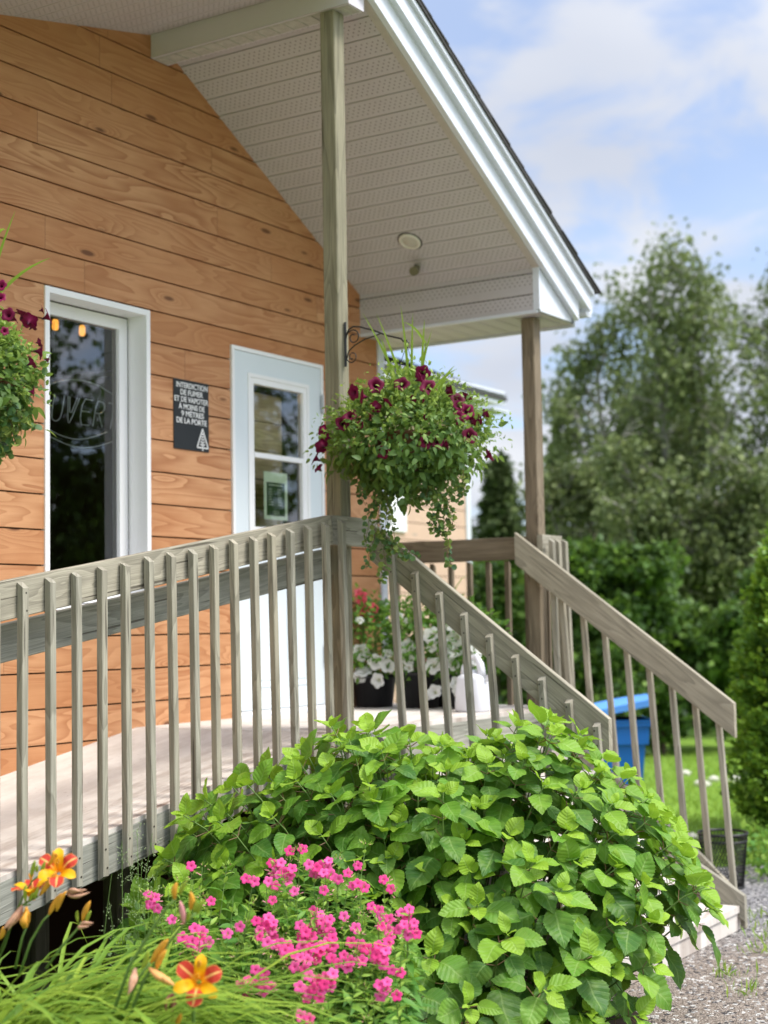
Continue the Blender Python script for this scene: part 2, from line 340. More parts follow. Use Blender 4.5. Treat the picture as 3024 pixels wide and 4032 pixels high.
def scatter(name,tmpl,P,D,Nn,size,tint,matr,parent,smooth=True,wscale=None,jit=0):
    "instances: position P, leaf direction D, approx normal Nn, size, tint -> ONE mesh"
    V,Q,U=tmpl; n=len(P)
    if n==0: return None
    P=np.asarray(P,float);D=np.asarray(D,float);Nn=np.asarray(Nn,float);size=np.asarray(size,float)*np.ones(n);tint=np.clip(np.asarray(tint,float)*np.ones(n),0,1)
    D=D/np.linalg.norm(D,axis=1,keepdims=True)
    X=np.cross(D,Nn); X/=np.maximum(np.linalg.norm(X,axis=1,keepdims=True),1e-6); Zn=np.cross(X,D)
    ws=np.ones(n) if wscale is None else wscale
    vx=V[None,:,0,None]*(X*ws[:,None])[:,None,:]; vy=V[None,:,1,None]*D[:,None,:]; vz=V[None,:,2,None]*Zn[:,None,:]
    W=(vx+vy+vz)*size[:,None,None]+P[:,None,:]
    if jit: 
        ph=RG.uniform(0,6.28,(n,1)); W+= Zn[:,None,:]*(np.sin(V[None,:,1]*9+ph+V[None,:,0]*6)*jit*size[:,None])[:,:,None]
    m=len(V); W=W.reshape(-1,3)
    F_=(Q[None]+ (np.arange(n)*m)[:,None,None]).reshape(-1,Q.shape[1])
    me=bpy.data.meshes.new(name); k=Q.shape[1]
    me.vertices.add(len(W)); me.vertices.foreach_set('co',W.ravel())
    me.loops.add(F_.size); me.loops.foreach_set('vertex_index',F_.ravel().astype(np.int32))
    me.polygons.add(len(F_)); me.polygons.foreach_set('loop_start',(np.arange(len(F_))*k).astype(np.int32))
    try: me.polygons.foreach_set('loop_total',np.full(len(F_),k,np.int32))
    except Exception: pass
    me.polygons.foreach_set('use_smooth',np.full(len(F_),smooth))
    me.update(calc_edges=True)
    at_=me.attributes.new('lf','FLOAT_COLOR','POINT'); C=np.ones((n,m,4)); C[:,:,0]=U[None,:,0];C[:,:,1]=U[None,:,1];C[:,:,2]=tint[:,None]
    at_.data.foreach_set('color',C.astype(np.float32).ravel())
    return link(name,me,matr,parent)
def unit(a): a=np.asarray(a,float); return a/np.maximum(np.linalg.norm(a,axis=-1,keepdims=True),1e-9)
T_HYD=leaf_template(22,2,.82,.045,.16,.20); T_SMALL=leaf_template(5,1,.55,0,.3,.3); T_LANCE=leaf_template(5,1,.30,0,.3,.35,'lance')
T_ROUND=leaf_template(5,1,.95,0,.2,.2,'round'); T_CHEAP=leaf_template(2,1,.7,0,.3,.25,'round')
T_NEEDLE=leaf_template(2,1,.35,0,.2,.3,'lance')
def flower_template(lobes=5,n=30,ruffle=.12,depth=.35,inner=.1):
    "disc flower radius 1 facing +Z with throat going down"
    V=[];U=[];Q=[]
    rings=[(.05,-depth),(.22,-depth*.45),(.5,-.06),(.8,.0),(1,-.06)]
    for ri,(r,z) in enumerate(rings):
        for k in range(n):
            a=2*math.pi*k/n; lob=1-ruffle*(abs(math.sin(lobes*a/2))**4 if False else (1-abs(math.cos(lobes*a/2)))**1.5)*(ri>=2)*((ri-1)/3)
            zz=z+(.05*math.sin(a*lobes*2+1)*(ri==4))
            V.append((r*lob*math.cos(a),r*lob*math.sin(a),zz)); U.append((.5,(r-.05)/.95))
    for i in range(4):
        for k in range(n): Q.append((i*n+k,i*n+(k+1)%n,(i+1)*n+(k+1)%n,(i+1)*n+k))
    return np.array(V),np.array(Q),np.array(U)
T_PETU=flower_template(5,25,.30,.9); T_PHLOX=flower_template(5,20,.30,.25)
def flowers(name,tmpl,P,Nrm,size,tint,m,parent):
    "flower discs: template normal +Z along Nrm"
    Nrm=unit(Nrm); R=unit(RG.normal(size=Nrm.shape)); D=unit(np.cross(Nrm,R))
    return scatter(name,tmpl,P,D,Nrm,size,tint,m,parent)
# ------------------------------------------------------------------ ground
GZ=-1.18
def ground_mats():
    m,nt=mat('lawn_grass'); o=nd(nt,'TexCoord').outputs['Object']
    n=noise(nt,o,.5,3); n2=noise(nt,o,30,3,.7)
    c=mixc(nt,n,(.20,.33,.05),(.29,.44,.07)); c=mixc(nt,mrange(nt,n2,.3,.7),c,(.13,.25,.035)); fin(nt,pbsdf(nt,c,.9,.1,bump(nt,n2,.6,.03)))
    g,nt=mat('gravel'); o=nd(nt,'TexCoord').outputs['Object']
    vo=nd(nt,'TexVoronoi',{'Vector':o,'Scale':110.0}); vb=nd(nt,'TexVoronoi',{'Vector':o,'Scale':55.0})
    rv=nd(nt,'SeparateColor',{0:vo.outputs['Color']}).outputs[0]; rb=nd(nt,'SeparateColor',{0:vb.outputs['Color']}).outputs[0]
    big=noise(nt,o,1.1,3)
    sx,sy,sz=sep(nt,o)
    brown=mrange(nt,mth(nt,'ADD',mth(nt,'ADD',sy,mth(nt,'MULTIPLY',sx,.55)),mth(nt,'MULTIPLY',big,.8)),-1.9,-1.1,1,0)
    c=mixc(nt,rv,(.15,.145,.15),(.40,.39,.40)); c2=mixc(nt,rv,(.19,.15,.12),(.40,.34,.29))
    c=mixc(nt,brown,c,c2)
    c=mixc(nt,mth(nt,'GREATER_THAN',rb,.90),c,(.62,.60,.57))
    c=mixc(nt,mth(nt,'LESS_THAN',rb,.10),c,(.07,.065,.065))
    h=mth(nt,'ADD',mth(nt,'MULTIPLY',vo.outputs['Distance'],-1.2),mth(nt,'MULTIPLY',vb.outputs['Distance'],-.8))
    fin(nt,pbsdf(nt,c,.9,.15,bump(nt,h,.9,.012)))
    s=simple('dark_soil',(.045,.033,.024),.95,.1,.3,25,.8)
    return m,g,s
LAWN,GRAV,SOIL=ground_mats()
mb=MB(); R_=700
mb.add([(-R_,-R_,GZ),(R_,-R_,GZ),(R_,R_,GZ),(-R_,R_,GZ)],[(0,1,2,3)])
tag(mb.build('lawn',LAWN),kind='structure')
mb=MB(); pts=[(-12,-3.25),(-2.2,-3.25),(-1.2,-2.7),(-.9,-1.2),(1.3,-1.1),(2.6,-1.05),(3.2,-1.45),(4.0,-2.0),(8,-5),(12,-9),(12,-16),(-12,-16)]  # gravel also spread over the unseen front yard to cut green bounce light
mb.add([(x,y,GZ+.004) for x,y in pts],[tuple(range(len(pts)))]); tag(mb.build('gravel_path_and_added_yard',GRAV),kind='structure')
mb=MB(); pts=[(-5,-3.3),(-2.2,-3.35),(-1.0,-3.0),(-.45,-2.55),(-.2,-1.0),(-.2,.0),(-5,.0)]
mb.add([(x,y,GZ+.010) for x,y in pts],[tuple(range(len(pts)))]); tag(mb.build('flower_bed_soil',SOIL),kind='structure')
# loose stones on the gravel near the steps
st=MB()
ico=[(0,0,1)]+[(.9*math.cos(a*1.2566),.9*math.sin(a*1.2566),.4) for a in range(5)]+[(.9*math.cos(a*1.2566+.63),.9*math.sin(a*1.2566+.63),-.4) for a in range(5)]
icf=[(0,i,1+i%5) for i in range(1,6)]+[(i,5+i,1+i%5) for i in range(1,6)]+[(1+i%5,5+i,6+i%5) for i in range(1,6)]
for i in range(4200):
    if i<3800: x,y=rnd.uniform(-.5,3.4),rnd.uniform(-3.6,-1.3)
    else: x,y=rnd.uniform(.9,3.2),rnd.uniform(-2.7,-1.4)
    if x<1.6 and y>-2.42: continue
    if x<-.2 and y>-2.8: continue
    s=rnd.choice([.003,.004,.005,.006,.009]) if i<3800 else rnd.choice([.008,.012,.017])
    q=[s*rnd.uniform(.7,1.3) for _ in range(3)]
    st.add([(x+a*q[0],y+b*q[1],GZ+.004+c*q[2]*.7) for a,b,c in ico],icf)
def stone_mat():
    m,nt=mat('loose_stone'); o=nd(nt,'TexCoord').outputs['Object']
    vo=nd(nt,'TexVoronoi',{'Vector':o,'Scale':24.0}); r=nd(nt,'SeparateColor',{0:vo.outputs['Color']}).outputs[1]
    fin(nt,pbsdf(nt,mixc(nt,mrange(nt,r,.2,1),(.13,.125,.13),(.48,.46,.44)),.85,.2)); return m
tag(st.build('loose_gravel_stones',stone_mat()),'grey and pale gravel stones strewn on the path by the bottom step','gravel',kind='stuff')
# ------------------------------------------------------------------ building
SL=.5504; SD=3.3536        # right soffit plane z = SD - SL*x
def zr(x): return SD-SL*x
def zl(x): return 3.6824+.2277*(x+.6648)
B=thing('wooden_building','building clad in orange stained planks with white gabled porch roof','building',(-1.5,2,GZ))
mb=MB(); k0=int(math.floor((GZ-Z0)/PITCH))
WIN=(-1.447,-.684,.600,2.179); DOOR=(0.0,.897,-.005,2.098)
RL,RRT=-5.2,1.53
def rows(mb,x_l,x_r,ztopf,holes,ya,yb,k1=14,axis='y'):
    for k in range(k0,k1):
        z0=Z0+k*PITCH+.004; z1=Z0+(k+1)*PITCH-.004
        z0=max(z0,GZ)
        cuts=[(x_l,x_r)]
        for hx0,hx1,hz0,hz1 in holes:
            if z1>hz0 and z0<hz1:
                if z0<hz0-.004 or z1>hz1+.004:   # split the row at the opening edge
                    pass
                nc=[]
                for a,b in cuts:
                    if hx0>a: nc.append((a,min(b,hx0)))
                    if hx1<b: nc.append((max(a,hx1),b))
                extra=[]
                if z1>hz1+.004: extra.append((hx0,hx1,hz1,z1))
                if z0<hz0-.004: extra.append((hx0,hx1,z0,hz0))
                for e in extra: mb.prism([(e[0],e[2]),(e[1],e[2]),(e[1],e[3]),(e[0],e[3])],axis,ya,yb)
                cuts=nc
        for a,b in cuts:
            if b-a<.002: continue
            # clip with the roof lines
            def lim(z):
                lo,hi=ztopf(z); return max(a,lo),min(b,hi)
            a0,b0=lim(z0); a1,b1=lim(z1)
            if b0-a0<.01: continue
            if b1-a1<.0: a1=b1=(a1+b1)/2
            pts=[(a0,z0),(b0,z0)]
            pts+= [(b1,z1),(a1,z1)] if b1-a1>1e-4 else [(a1,z1)]
            mb.prism(pts,axis,ya,yb)
def gable(z):
    hi=(SD-z)/SL+.04 if z>2.62 else 9
    if z<-.12: hi=z/.178-.80+1.3  # planks left out under the ramp; dark backing stands in for the shade
    lo=(z-3.6824)/.2277-.6648-.05 if z>2.5 else -9
    return lo,hi
rows(mb,RL,RRT,gable,[WIN,DOOR],-.019,0.0,14)
wallo=mb.build('plank_wall',CEDAR,B)
# backing board behind the gaps, with the openings left free
mb=MB()
gp=lambda x0,x1,z0,z1: mb.box(x0,x1,.002,.10,z0,z1)
gp(RL,WIN[0],GZ,2.55); gp(WIN[1],DOOR[0],GZ,2.55); gp(DOOR[1],1.53,GZ,2.55); gp(WIN[0],WIN[1],GZ,WIN[2]); gp(WIN[0],WIN[1],WIN[3],2.55); gp(DOOR[0],DOOR[1],DOOR[3],2.55); gp(DOOR[0],DOOR[1],GZ,-.01)
mb.prism([(RL,2.55),(1.53,2.55),(1.2,2.67),(-.62,3.67),(-.72,3.66),(RL,2.64)],'y',.002,.10)
mb.build('wall_backing',simple('dark_gap',(.05,.025,.012),.9,.1),B)
# corner trim and the side wall
mb=MB(); mb.box(1.531,1.60,-.032,.0,GZ,2.345); mb.box(1.568,1.60,.0,.06,GZ,2.345); mb.build('corner_trim',WHITE,B)
mb=MB(); mb.box(1.535,1.565,.002,6,GZ,2.345); mb.build('side_wall',CEDAR,B)
# ---- roof
roof=MB()
TOPD=.275
def slab(mb,x0,x1,f,lo,hi,y0,y1):
    mb.prism([(x0,f(x0)+lo),(x1,f(x1)+lo),(x1,f(x1)+hi),(x0,f(x0)+hi)],'y',y0,y1)
slab(roof,-.60,1.93,zr,.252,TOPD,-1.412,6.2)
# shingle courses (real steps)
for i in range(15):
    x0=-.58+i*.168; x1=min(x0+.2,1.96)
    roof.prism([(x0,zr(x0)+TOPD),(x1,zr(x1)+TOPD-.001),(x1,zr(x1)+TOPD+.012),(x0,zr(x0)+TOPD+.003)],'y',-1.418+rnd.uniform(-.004,.004),6.2)
slab(roof,-5.2,-.60,zl,.2,.24,-1.41,6.2)
RF=roof.build('roof',SHINGLE,B)
# right soffit: panels 127 mm wide, running front to back, with V grooves
def soffit_panels(name,mtx,length,y0,y1,phase=0.0,parent=RF):
    mb=MB(); n=int(length/.127)+2; P=.127
    prof=[]
    for i in range(-1,n):
        a=i*P+phase
        for u,h in ((.0,.014),(.005,.0),(.0615,.0),(.0635,.0045),(.0655,.0),(.123,.0)):
            x=a+u
            if 0<=x<=length: prof.append((x,h if u!=.0635 else .0))
    prof=[(0,0)]+prof+[(length,0)]
    vs=[(x,y0,h) for x,h in prof]+[(x,y1,h) for x,h in prof]; m=len(prof)
    mb.add(vs,[(i,i+1,m+i+1,m+i) for i in range(m-1)])
    return mb.build(name,SOFF,parent,mtx=mtx)
def frame(o,x,y):
    x=Vector(x).normalized(); y=Vector(y).normalized(); z=x.cross(y)
    return Matrix(((x.x,y.x,z.x,o[0]),(x.y,y.y,z.y,o[1]),(x.z,y.z,z.z,o[2]),(0,0,0,1)))
xs=-.525; Ls=(1.34-xs)*math.sqrt(1+SL*SL)
# local y runs toward the wall so that local z (groove depth) points up
soffit_panels('soffit',frame((xs,0,zr(xs)),(1,0,-SL),(0,1,0)),Ls,-1.285,0.0)
soffit_panels('soffit',frame((-.657,0,zl(-.657)+.0),(-1,0,-.2277),(0,-1,0)),4.6,0.0,1.285)
# vertical face of the boxed eave
soffit_panels('eave_box_face',frame((1.34,0,zr(1.34)),(0,0,-1),(0,1,0)),.262,-1.285,0.0,.03)
# horizontal soffit of the eave; its panels run left to right
soffit_panels('eave_soffit',frame((1.34,-1.285,2.350),(0,1,0),(-1,0,0)),7.4,-.50,0.0,.06)
mb=MB(); mb.box(1.332,1.352,-1.285,0,2.343,2.362); mb.box(1.334,1.352,-1.304,-1.262,2.362,zr(1.34)+.005)
mb.build('eave_box_trim',WHITE,RF)
# triangular end of the eave box
mb=MB(); mb.prism([(1.353,2.352),(1.77,2.352),(1.77,zr(1.77)+.03),(1.353,zr(1.353)+.0)],'y',-1.302,-1.287); mb.build('eave_end_cap',WHITE,RF)
# narrow J trim where soffit meets rake
mb=MB(); slab(mb,-.5,1.333,zr,-.004,.004,-1.305,-1.262); mb.build('soffit_trim',simple('tan_trim',(.5,.45,.41),.5),RF)
# rake fascia, three steps
mb=MB()
def rake(mb,x0,x1,lo,hi,y0,y1):
    mb.prism([(x0,zr(x0)+lo),(x1,zr(x1)+lo),(x1,zr(x1)+hi),(x0,zr(x0)+hi)],'y',y0,y1)
rake(mb,-.60,1.80,.0,.118,-1.34,-1.306)
mb.build('rake_fascia',WHITE,RF)
mb=MB(); rake(mb,-.60,1.895,.1185,.222,-1.378,-1.30); mb.build('rake_fascia',WHITE,RF)
mb=MB(); rake(mb,-.60,1.90,.2225,.2515,-1.401,-1.30); mb.build('drip_edge',WHITE,RF)
mb=MB(); slab(mb,-5.2,-.60,zl,.0,.2,-1.36,-1.286); mb.build('rake_fascia',WHITE,RF)
# eave fascia and gutter
mb=MB(); mb.box(1.842,1.86,-1.286,6.2,2.335,zr(1.85)+.22); mb.build('eave_fascia',WHITE,RF)
mb=MB(); prof=[(1.862,2.50),(1.862,2.42),(1.875,2.40),(1.93,2.40),(1.955,2.44),(1.965,2.50),(1.955,2.50),(1.945,2.45),(1.925,2.412),(1.88,2.412),(1.874,2.42),(1.874,2.50)]
mb.prism(prof,'y',-1.36,6.2); mb.prism([(1.863,2.499),(1.863,2.415),(1.925,2.413),(1.954,2.499)],'y',-1.362,-1.358); mb.build('gutter',WHITE,RF)
# ridge beam boxed in white metal
mb=MB(); mb.box(-.657,-.520,-1.300,-.02,3.557,3.80); mb.box(-.6585,-.655,-1.302,-.02,3.557,3.566); mb.build('beam_cladding',white_mat('beam_white',(.60,.57,.62),.4,.04),B)
mb=MB(); mb.box(-.640,-.537,-1.285,-.03,3.5535,3.5565)
for i in range(14): mb.box(-.636,-.541,-1.24+i*.088,-1.232+i*.088,3.549,3.5535)
mb.build('beam_soffit_strip',simple('dirty_white',(.52,.50,.46),.6,.3,.25,30),B)
# ---- window
W_=MB(); x0,x1,z0,z1=WIN; t=.03
def ring(mb,x0,x1,z0,z1,t,ya,yb):
    mb.box(x0,x0+t,ya,yb,z0,z1); mb.box(x1-t,x1,ya,yb,z0,z1); mb.box(x0+t,x1-t,ya,yb,z1-t,z1); mb.box(x0+t,x1-t,ya,yb,z0,z0+t)
ring(W_,x0,x1,z0,z1,t,-.028,.104)
WO=W_.build('window',WVINYL,B)
mb=MB(); ring(mb,x0+t,x1-t,z0+t,z1-t,.008,.104,.16); mb.build('gasket',BLACKM,WO)
mb=MB(); ring(mb,x0+t+.008,x1-t-.008,z0+t+.008,z1-t-.008,.062,.100,.15); mb.build('sash',WVINYL,WO)
mb=MB(); gx0,gx1,gz0,gz1=x0+.1,x1-.1,z0+.1,z1-.1
mb.add([(gx0,.122,gz0),(gx1,.122,gz0),(gx1,.122,gz1),(gx0,.122,gz1)],[(0,1,2,3)]); mb.build('pane',GLASS,WO)
# ---- door
mb=MB(); x0,x1,z0,z1=DOOR
mb.box(x0,x0+.022,-.034,.10,z0,z1); mb.box(x1-.022,x1,-.034,.10,z0,z1); mb.box(x0+.022,x1-.022,-.034,.10,z1-.022,z1); mb.box(x0+.022,x1-.022,-.05,.1,z0,z0+.035)
DO=mb.build('door',WVINYL,B)
mb=MB(); a,b=x0+.024,x1-.024; L0,L1,LB,LT=.146,.744,1.02,1.958
mb.box(a,L0,-.028,.02,.035,z1-.024); mb.box(L1,b,-.028,.02,.035,z1-.024); mb.box(L0,L1,-.028,.02,LT,z1-.024); mb.box(L0,L1,-.028,.02,.035,LB)
DP=mb.build('door_panel',DOORM,DO)
mb=MB(); ring(mb,L0,L1,LB,LT,.022,-.036,.012); ring(mb,L0+.022,L1-.022,LB+.022,LT-.022,.034,-.030,.012)
mb.box(.202,.69,-.034,.0,1.476,1.504); mb.box(.672,.69,-.032,.0,1.08,1.476); mb.build('glazing_frame',WVINYL,DO)
mb=MB(); mb.add([(.20,-.010,LB+.056),(.69,-.010,LB+.056),(.69,-.010,1.90),(.20,-.010,1.90)],[(0,1,2,3)]); mb.build('door_glass',GLASS,DO)
STEEL=simple('steel',(.5,.5,.5),.35,.6,Metallic=.8)
for hz in (1.80,.28,1.05): mb=MB(); mb.box(x1-.032,x1-.012,-.046,-.034,hz,hz+.11); mb.tube([(x1-.022,-.047,hz-.005),(x1-.022,-.047,hz+.115)],.006,8); mb.build('hinge',STEEL,DO)
mb=MB()
for q0,q1 in ((.17,.40),(.50,.73)): ring(mb,q0,q1,.16,.88,.018,-.0325,-.028); ring(mb,q0+.04,q1-.04,.20,.84,.012,-.0315,-.028)
mb.build('door_moulding',DOORM,DO)
mb=MB(); mb.tube([(.075,-.06,.99),(.075,-.085,.99),(.15,-.088,.985)],.009,8); mb.lathe([(.026,0),(.026,.005)],(.075,-.03,.99),12); mb.build('door_handle',simple('steel',(.5,.5,.5),.3,.6,Metallic=.9),DO)
mb=MB()
for i in range(4): mb.box(x0-.01,x1+.01,-.075+i*.015,-.05+i*.015,-.006+i*.009,.002+i*.009)
mb.build('door_sill',WHITE,DO)
# ---- interior seen through the glass
ROOMW=simple('interior_wall',(.07,.065,.055),.8,.2)
mb=MB(); mb.add([(-3,.11,-.02),(1.5,.11,-.02),(1.5,4.5,-.02),(-3,4.5,-.02),(-3,.11,2.52),(1.5,.11,2.52),(1.5,4.5,2.52),(-3,4.5,2.52)],[(0,1,2,3),(4,7,6,5),(3,2,6,7),(1,5,6,2),(0,3,7,4)])
mb.build('room_shell',ROOMW,B)
mb=MB()
for i in range(11): mb.box(-.02,.66,.112,.125,.0+i*.172,.167+i*.172)
mb.build('vestibule_plank_panel',weathered('vestibule_wood',(.62,.48,.28),(.70,.56,.36),(.64,.50,.32)),B)
# ------------------------------------------------------------------ pendant lamps (lit), table
def lamp(x,y,z,label):
    o=thing('pendant_lamp',label,'lamp',(x,y,z),'lit pendant lamps inside the window')
    m,nt=mat('glowing_amber_shade'); fin(nt,nd(nt,'Emission',{'Color':(1,.42,.07,1),'Strength':1.05}).outputs[0])
    MB().lathe([(.0,.062),(.013,.06),(.018,.05),(.018,.01),(.012,0),(0,0)],(x,y,z),14).build('glass_shade',m,o,True)
    MB().tube([(x,y,z+.062),(x,y,2.5)],.003,5).build('cord',BLACKM,o)
    l=bpy.data.lights.new('pendant_bulb','POINT'); l.energy=2.5; l.color=(1,.6,.25); l.shadow_soft_size=.04
    lo=bpy.data.objects.new('pendant_bulb',l); COL.objects.link(lo); lo.parent=o; lo.location=(0,0,-.06)
lamp(-.545,.8,2.195,'left amber glass pendant lamp glowing behind the tall window')
lamp(-.330,.8,2.195,'right amber glass pendant lamp glowing behind the tall window')
o=thing('side_table','wooden table standing inside behind the tall window','table',(-.3,1.4,0))
mb=MB(); mb.box(-1.0,.5,.9,1.7,.72,.75); mb.build('tabletop',simple('table_wood',(.25,.14,.06),.5),o)
for a,b in ((-.95,.95),(.45,.95),(-.95,1.65),(.45,1.65)): MB().box(a-.025,a+.025,b-.025,b+.025,-.018,.72).build('leg',BLACKM,o)
# ------------------------------------------------------------------ neon sign, unlit
NE=thing('neon_sign','unlit white tube sign reading OUVERT hung inside the tall window','sign',(-1.05,.16,1.6))
NM=simple('unlit_neon_tube',(.26,.29,.29),.3,.5,.02); mb=MB()
def stroke(pts,cl=False,r=.0038):
    P=[Vector((a,.155,b)) for a,b in pts]
    if cl: P.append(P[0])
    Q=[P[0]]
    for i in range(len(P)-1):
        for t_ in (.25,.75): Q.append(P[i].lerp(P[i+1],t_))
    Q.append(P[-1]); mb.tube(Q,r,6)
def letter(ch,x,z,w=.082,h=.135):
    sk=.22
    G={'O':[[(.1,.2),(.1,.8),(.5,1),(.9,.8),(.9,.2),(.5,0),(.1,.2)]],'U':[[(.05,1),(.05,.2),(.25,0),(.65,0),(.9,.2),(.9,1)]],'V':[[(0,1),(.3,.0),(.5,0),(1,1)],[(.15,1),(.4,.2),(.8,1)]],
       'E':[[(.95,1),(.1,1),(.1,0),(.95,0)],[(.1,.52),(.8,.52)]],'R':[[(.1,0),(.1,1),(.7,1),(.95,.8),(.7,.52),(.1,.52)],[(.45,.52),(.95,0)]],'T':[[(0,1),(1,1)],[(.5,1),(.5,0)]]}
    for s_ in G[ch]: stroke([(x+a*w+b*h*sk,z+b*h) for a,b in s_])
for i,ch in enumerate('OUVERT'): letter(ch,-1.335+i*.1,1.555)
stroke([(-1.36+.66*i/10,1.52-.085*math.sin(math.pi*(i/10))) for i in range(11)]); stroke([(-1.32+.50*i/10,1.535-.06*math.sin(math.pi*(i/10))) for i in range(11)])
stroke([(-1.30+.60*i/10,1.71+.075*math.sin(math.pi*(i/10))) for i in range(11)])
mb.build('tube_lettering',NM,NE)
mb=MB(); mb.tube([(-1.2,.16,1.70),(-1.2,.16,2.06)],.0015,4); mb.tube([(-.9,.16,1.70),(-.9,.16,2.06)],.0015,4); mb.build('hanging_wire',BLACKM,NE)
# ------------------------------------------------------------------ text helper
def text_mesh(body,w,h,origin,parent,matr,name='lettering',bold=.0,thick=.001):
    cu=bpy.data.curves.new(name,'FONT'); cu.body=body; cu.align_x='LEFT'; cu.size=1; cu.offset=bold; cu.extrude=.001
    to=bpy.data.objects.new(name,cu); COL.objects.link(to)
    dg=bpy.context.evaluated_depsgraph_get(); me=bpy.data.meshes.new_from_object(to.evaluated_get(dg))
    bpy.data.objects.remove(to)
    co=np.empty(len(me.vertices)*3); me.vertices.foreach_get('co',co); co=co.reshape(-1,3)
    mn,mx=co.min(0),co.max(0); sx=w/(mx[0]-mn[0]); sz=h/max(mx[1]-mn[1],1e-6)
    out=np.stack([origin[0]+(co[:,0]-mn[0])*sx, origin[1]-(co[:,2]-mn[2]+.0)*thick/.002, origin[2]+(co[:,1]-mn[1])*sz],1)
    me.vertices.foreach_set('co',out.ravel()); me.update()
    return link(name,me,matr,parent)
SG=thing('no_smoking_sign','black notice sign with white lettering fixed on the plank wall between window and door','sign',(-.345,-.02,1.65))
mb=MB(); mb.box(-.494,-.199,-.024,-.020,1.466,1.846); mb.build('sign_plate',simple('black_sign_plate',(.016,.018,.022),.4,.4),SG)
SW=simple('white_sign_paint',(.80,.80,.80),.6,.2,.02)
for i,(tx,a,b) in enumerate((('INTERDICTION',.022,.285),('DE FUMER',.055,.245),('ET DE VAPOTER',.006,.290),('À MOINS DE',.040,.258),('9 MÈTRES',.062,.250),('DE LA PORTE',.022,.275))):
    hh=.030 if i not in (3,4) else .037
    text_mesh(tx,b-a,hh,(-.494+a,-.0245,1.801-i*.0385),SG,SW,'lettering',.012,.001)
mb=MB(); cx_,zb,zt=-.255,1.487,1.592; hw=.047
def flat(mb,pts,y=-.0262): 
    n=len(pts); mb.add([(a,y,b) for a,b in pts]+[(a,y+.0018,b) for a,b in pts],[tuple(range(n)),tuple(range(n,2*n))[::-1]]+[(i,n+i,n+(i+1)%n,(i+1)%n) for i in range(n)])
def seg(mb,a,b,t):
    a=Vector(a);b=Vector(b);d=(b-a).normalized();n=Vector((-d.y,d.x))*t/2; flat(mb,[tuple(a-n),tuple(b-n),tuple(b+n),tuple(a+n)])
seg(mb,(cx_-hw,zb),(cx_+hw,zb),.007); seg(mb,(cx_-hw,zb),(cx_,zt),.007); seg(mb,(cx_+hw,zb),(cx_,zt),.007); seg(mb,(cx_,zb-.016),(cx_,zb+.03),.007)
for i in range(5):
    z_=zb+.012+i*.015; q=.020-.0032*i
    seg(mb,(cx_-q,z_+.008),(cx_,z_),.006); seg(mb,(cx_+q,z_+.008),(cx_,z_),.006)
mb.build('tree_emblem',SW,SG)
# ------------------------------------------------------------------ poster in the door
PO=thing('hours_poster','pale green notice with dark green opening hours panel taped inside the door glass','poster',(.43,.0,1.26))
mb=MB(); mb.box(.322,.552,-.0045,-.0035,1.126,1.406); mb.build('paper',simple('pale_green_paper',(.70,.78,.60),.7,.2,.02),PO)
mb=MB(); mb.box(.348,.526,-.0051,-.0046,1.150,1.345); mb.build('dark_panel',simple('dark_green_ink',(.035,.07,.03),.6,.2,.02),PO)
mb=MB(); r2_=random.Random(3)
for i in range(7): z_=1.302-i*.015; mb.box(.368,.368+r2_.uniform(.025,.045),-.0056,-.0052,z_,z_+.005); mb.box(.455,.455+r2_.uniform(.03,.045),-.0056,-.0052,z_,z_+.005)
mb.box(.37,.50,-.0056,-.0052,1.326,1.333)
for i in range(3): mb.box(.41,.47,-.0056,-.0052,1.175-i*.008,1.178-i*.008)
mb.build('small_print',simple('pale_ink',(.5,.56,.42),.7),PO)
# ------------------------------------------------------------------ soffit lights
nrm=Vector((-SL,0,-1)).normalized()
RGD=simple('dark_shadow_ring',(.03,.025,.02),.8)
CL=thing('recessed_light','round white recessed light in the perforated porch soffit','ceiling light',(.99,-.615,zr(.99)))
c=Vector((.995,-.615,zr(.995))); fm=frame(c,(1,0,-SL),(0,-1,0))
MB().lathe([(.078,-.001),(.078,.001),(.066,.001)],(0,0,0),28).build('painted_shadow_ring',RGD,CL,False,fm)  # dark ring painted as a shadow line round the fitting
MB().lathe([(.068,0.0),(.070,.006),(.060,.012),(.052,.010),(.050,.004)],(0,0,0),28).build('trim_ring',simple('old_white_plastic',(.72,.69,.62),.5),CL,True,fm)
MB().lathe([(.050,.004),(.03,.010),(.0001,.012)],(0,0,0),24).build('lens',simple('cloudy_lens',(.55,.52,.46),.3),CL,True,fm)
SPT=thing('spotlight','small olive adjustable spotlight hanging under the soffit beside the round light','spotlight',(1.18,-.55,zr(1.18)))
c=Vector((1.185,-.545,zr(1.185)-.002)); OL=simple('olive_metal',(.16,.14,.08),.5,.4)
mb=MB(); mb.tube([c,c+Vector((0,0,-.03))],.020,10); mb.tube([c+Vector((0,0,-.028)),c+Vector((-.045,-.02,-.038))],.012,8); mb.build('bracket',OL,SPT)
mb=MB(); mb.tube([c+Vector((-.03,-.015,-.036)),c+Vector((-.095,-.035,-.055))],[.022,.028],12); mb.build('head',OL,SPT,False)
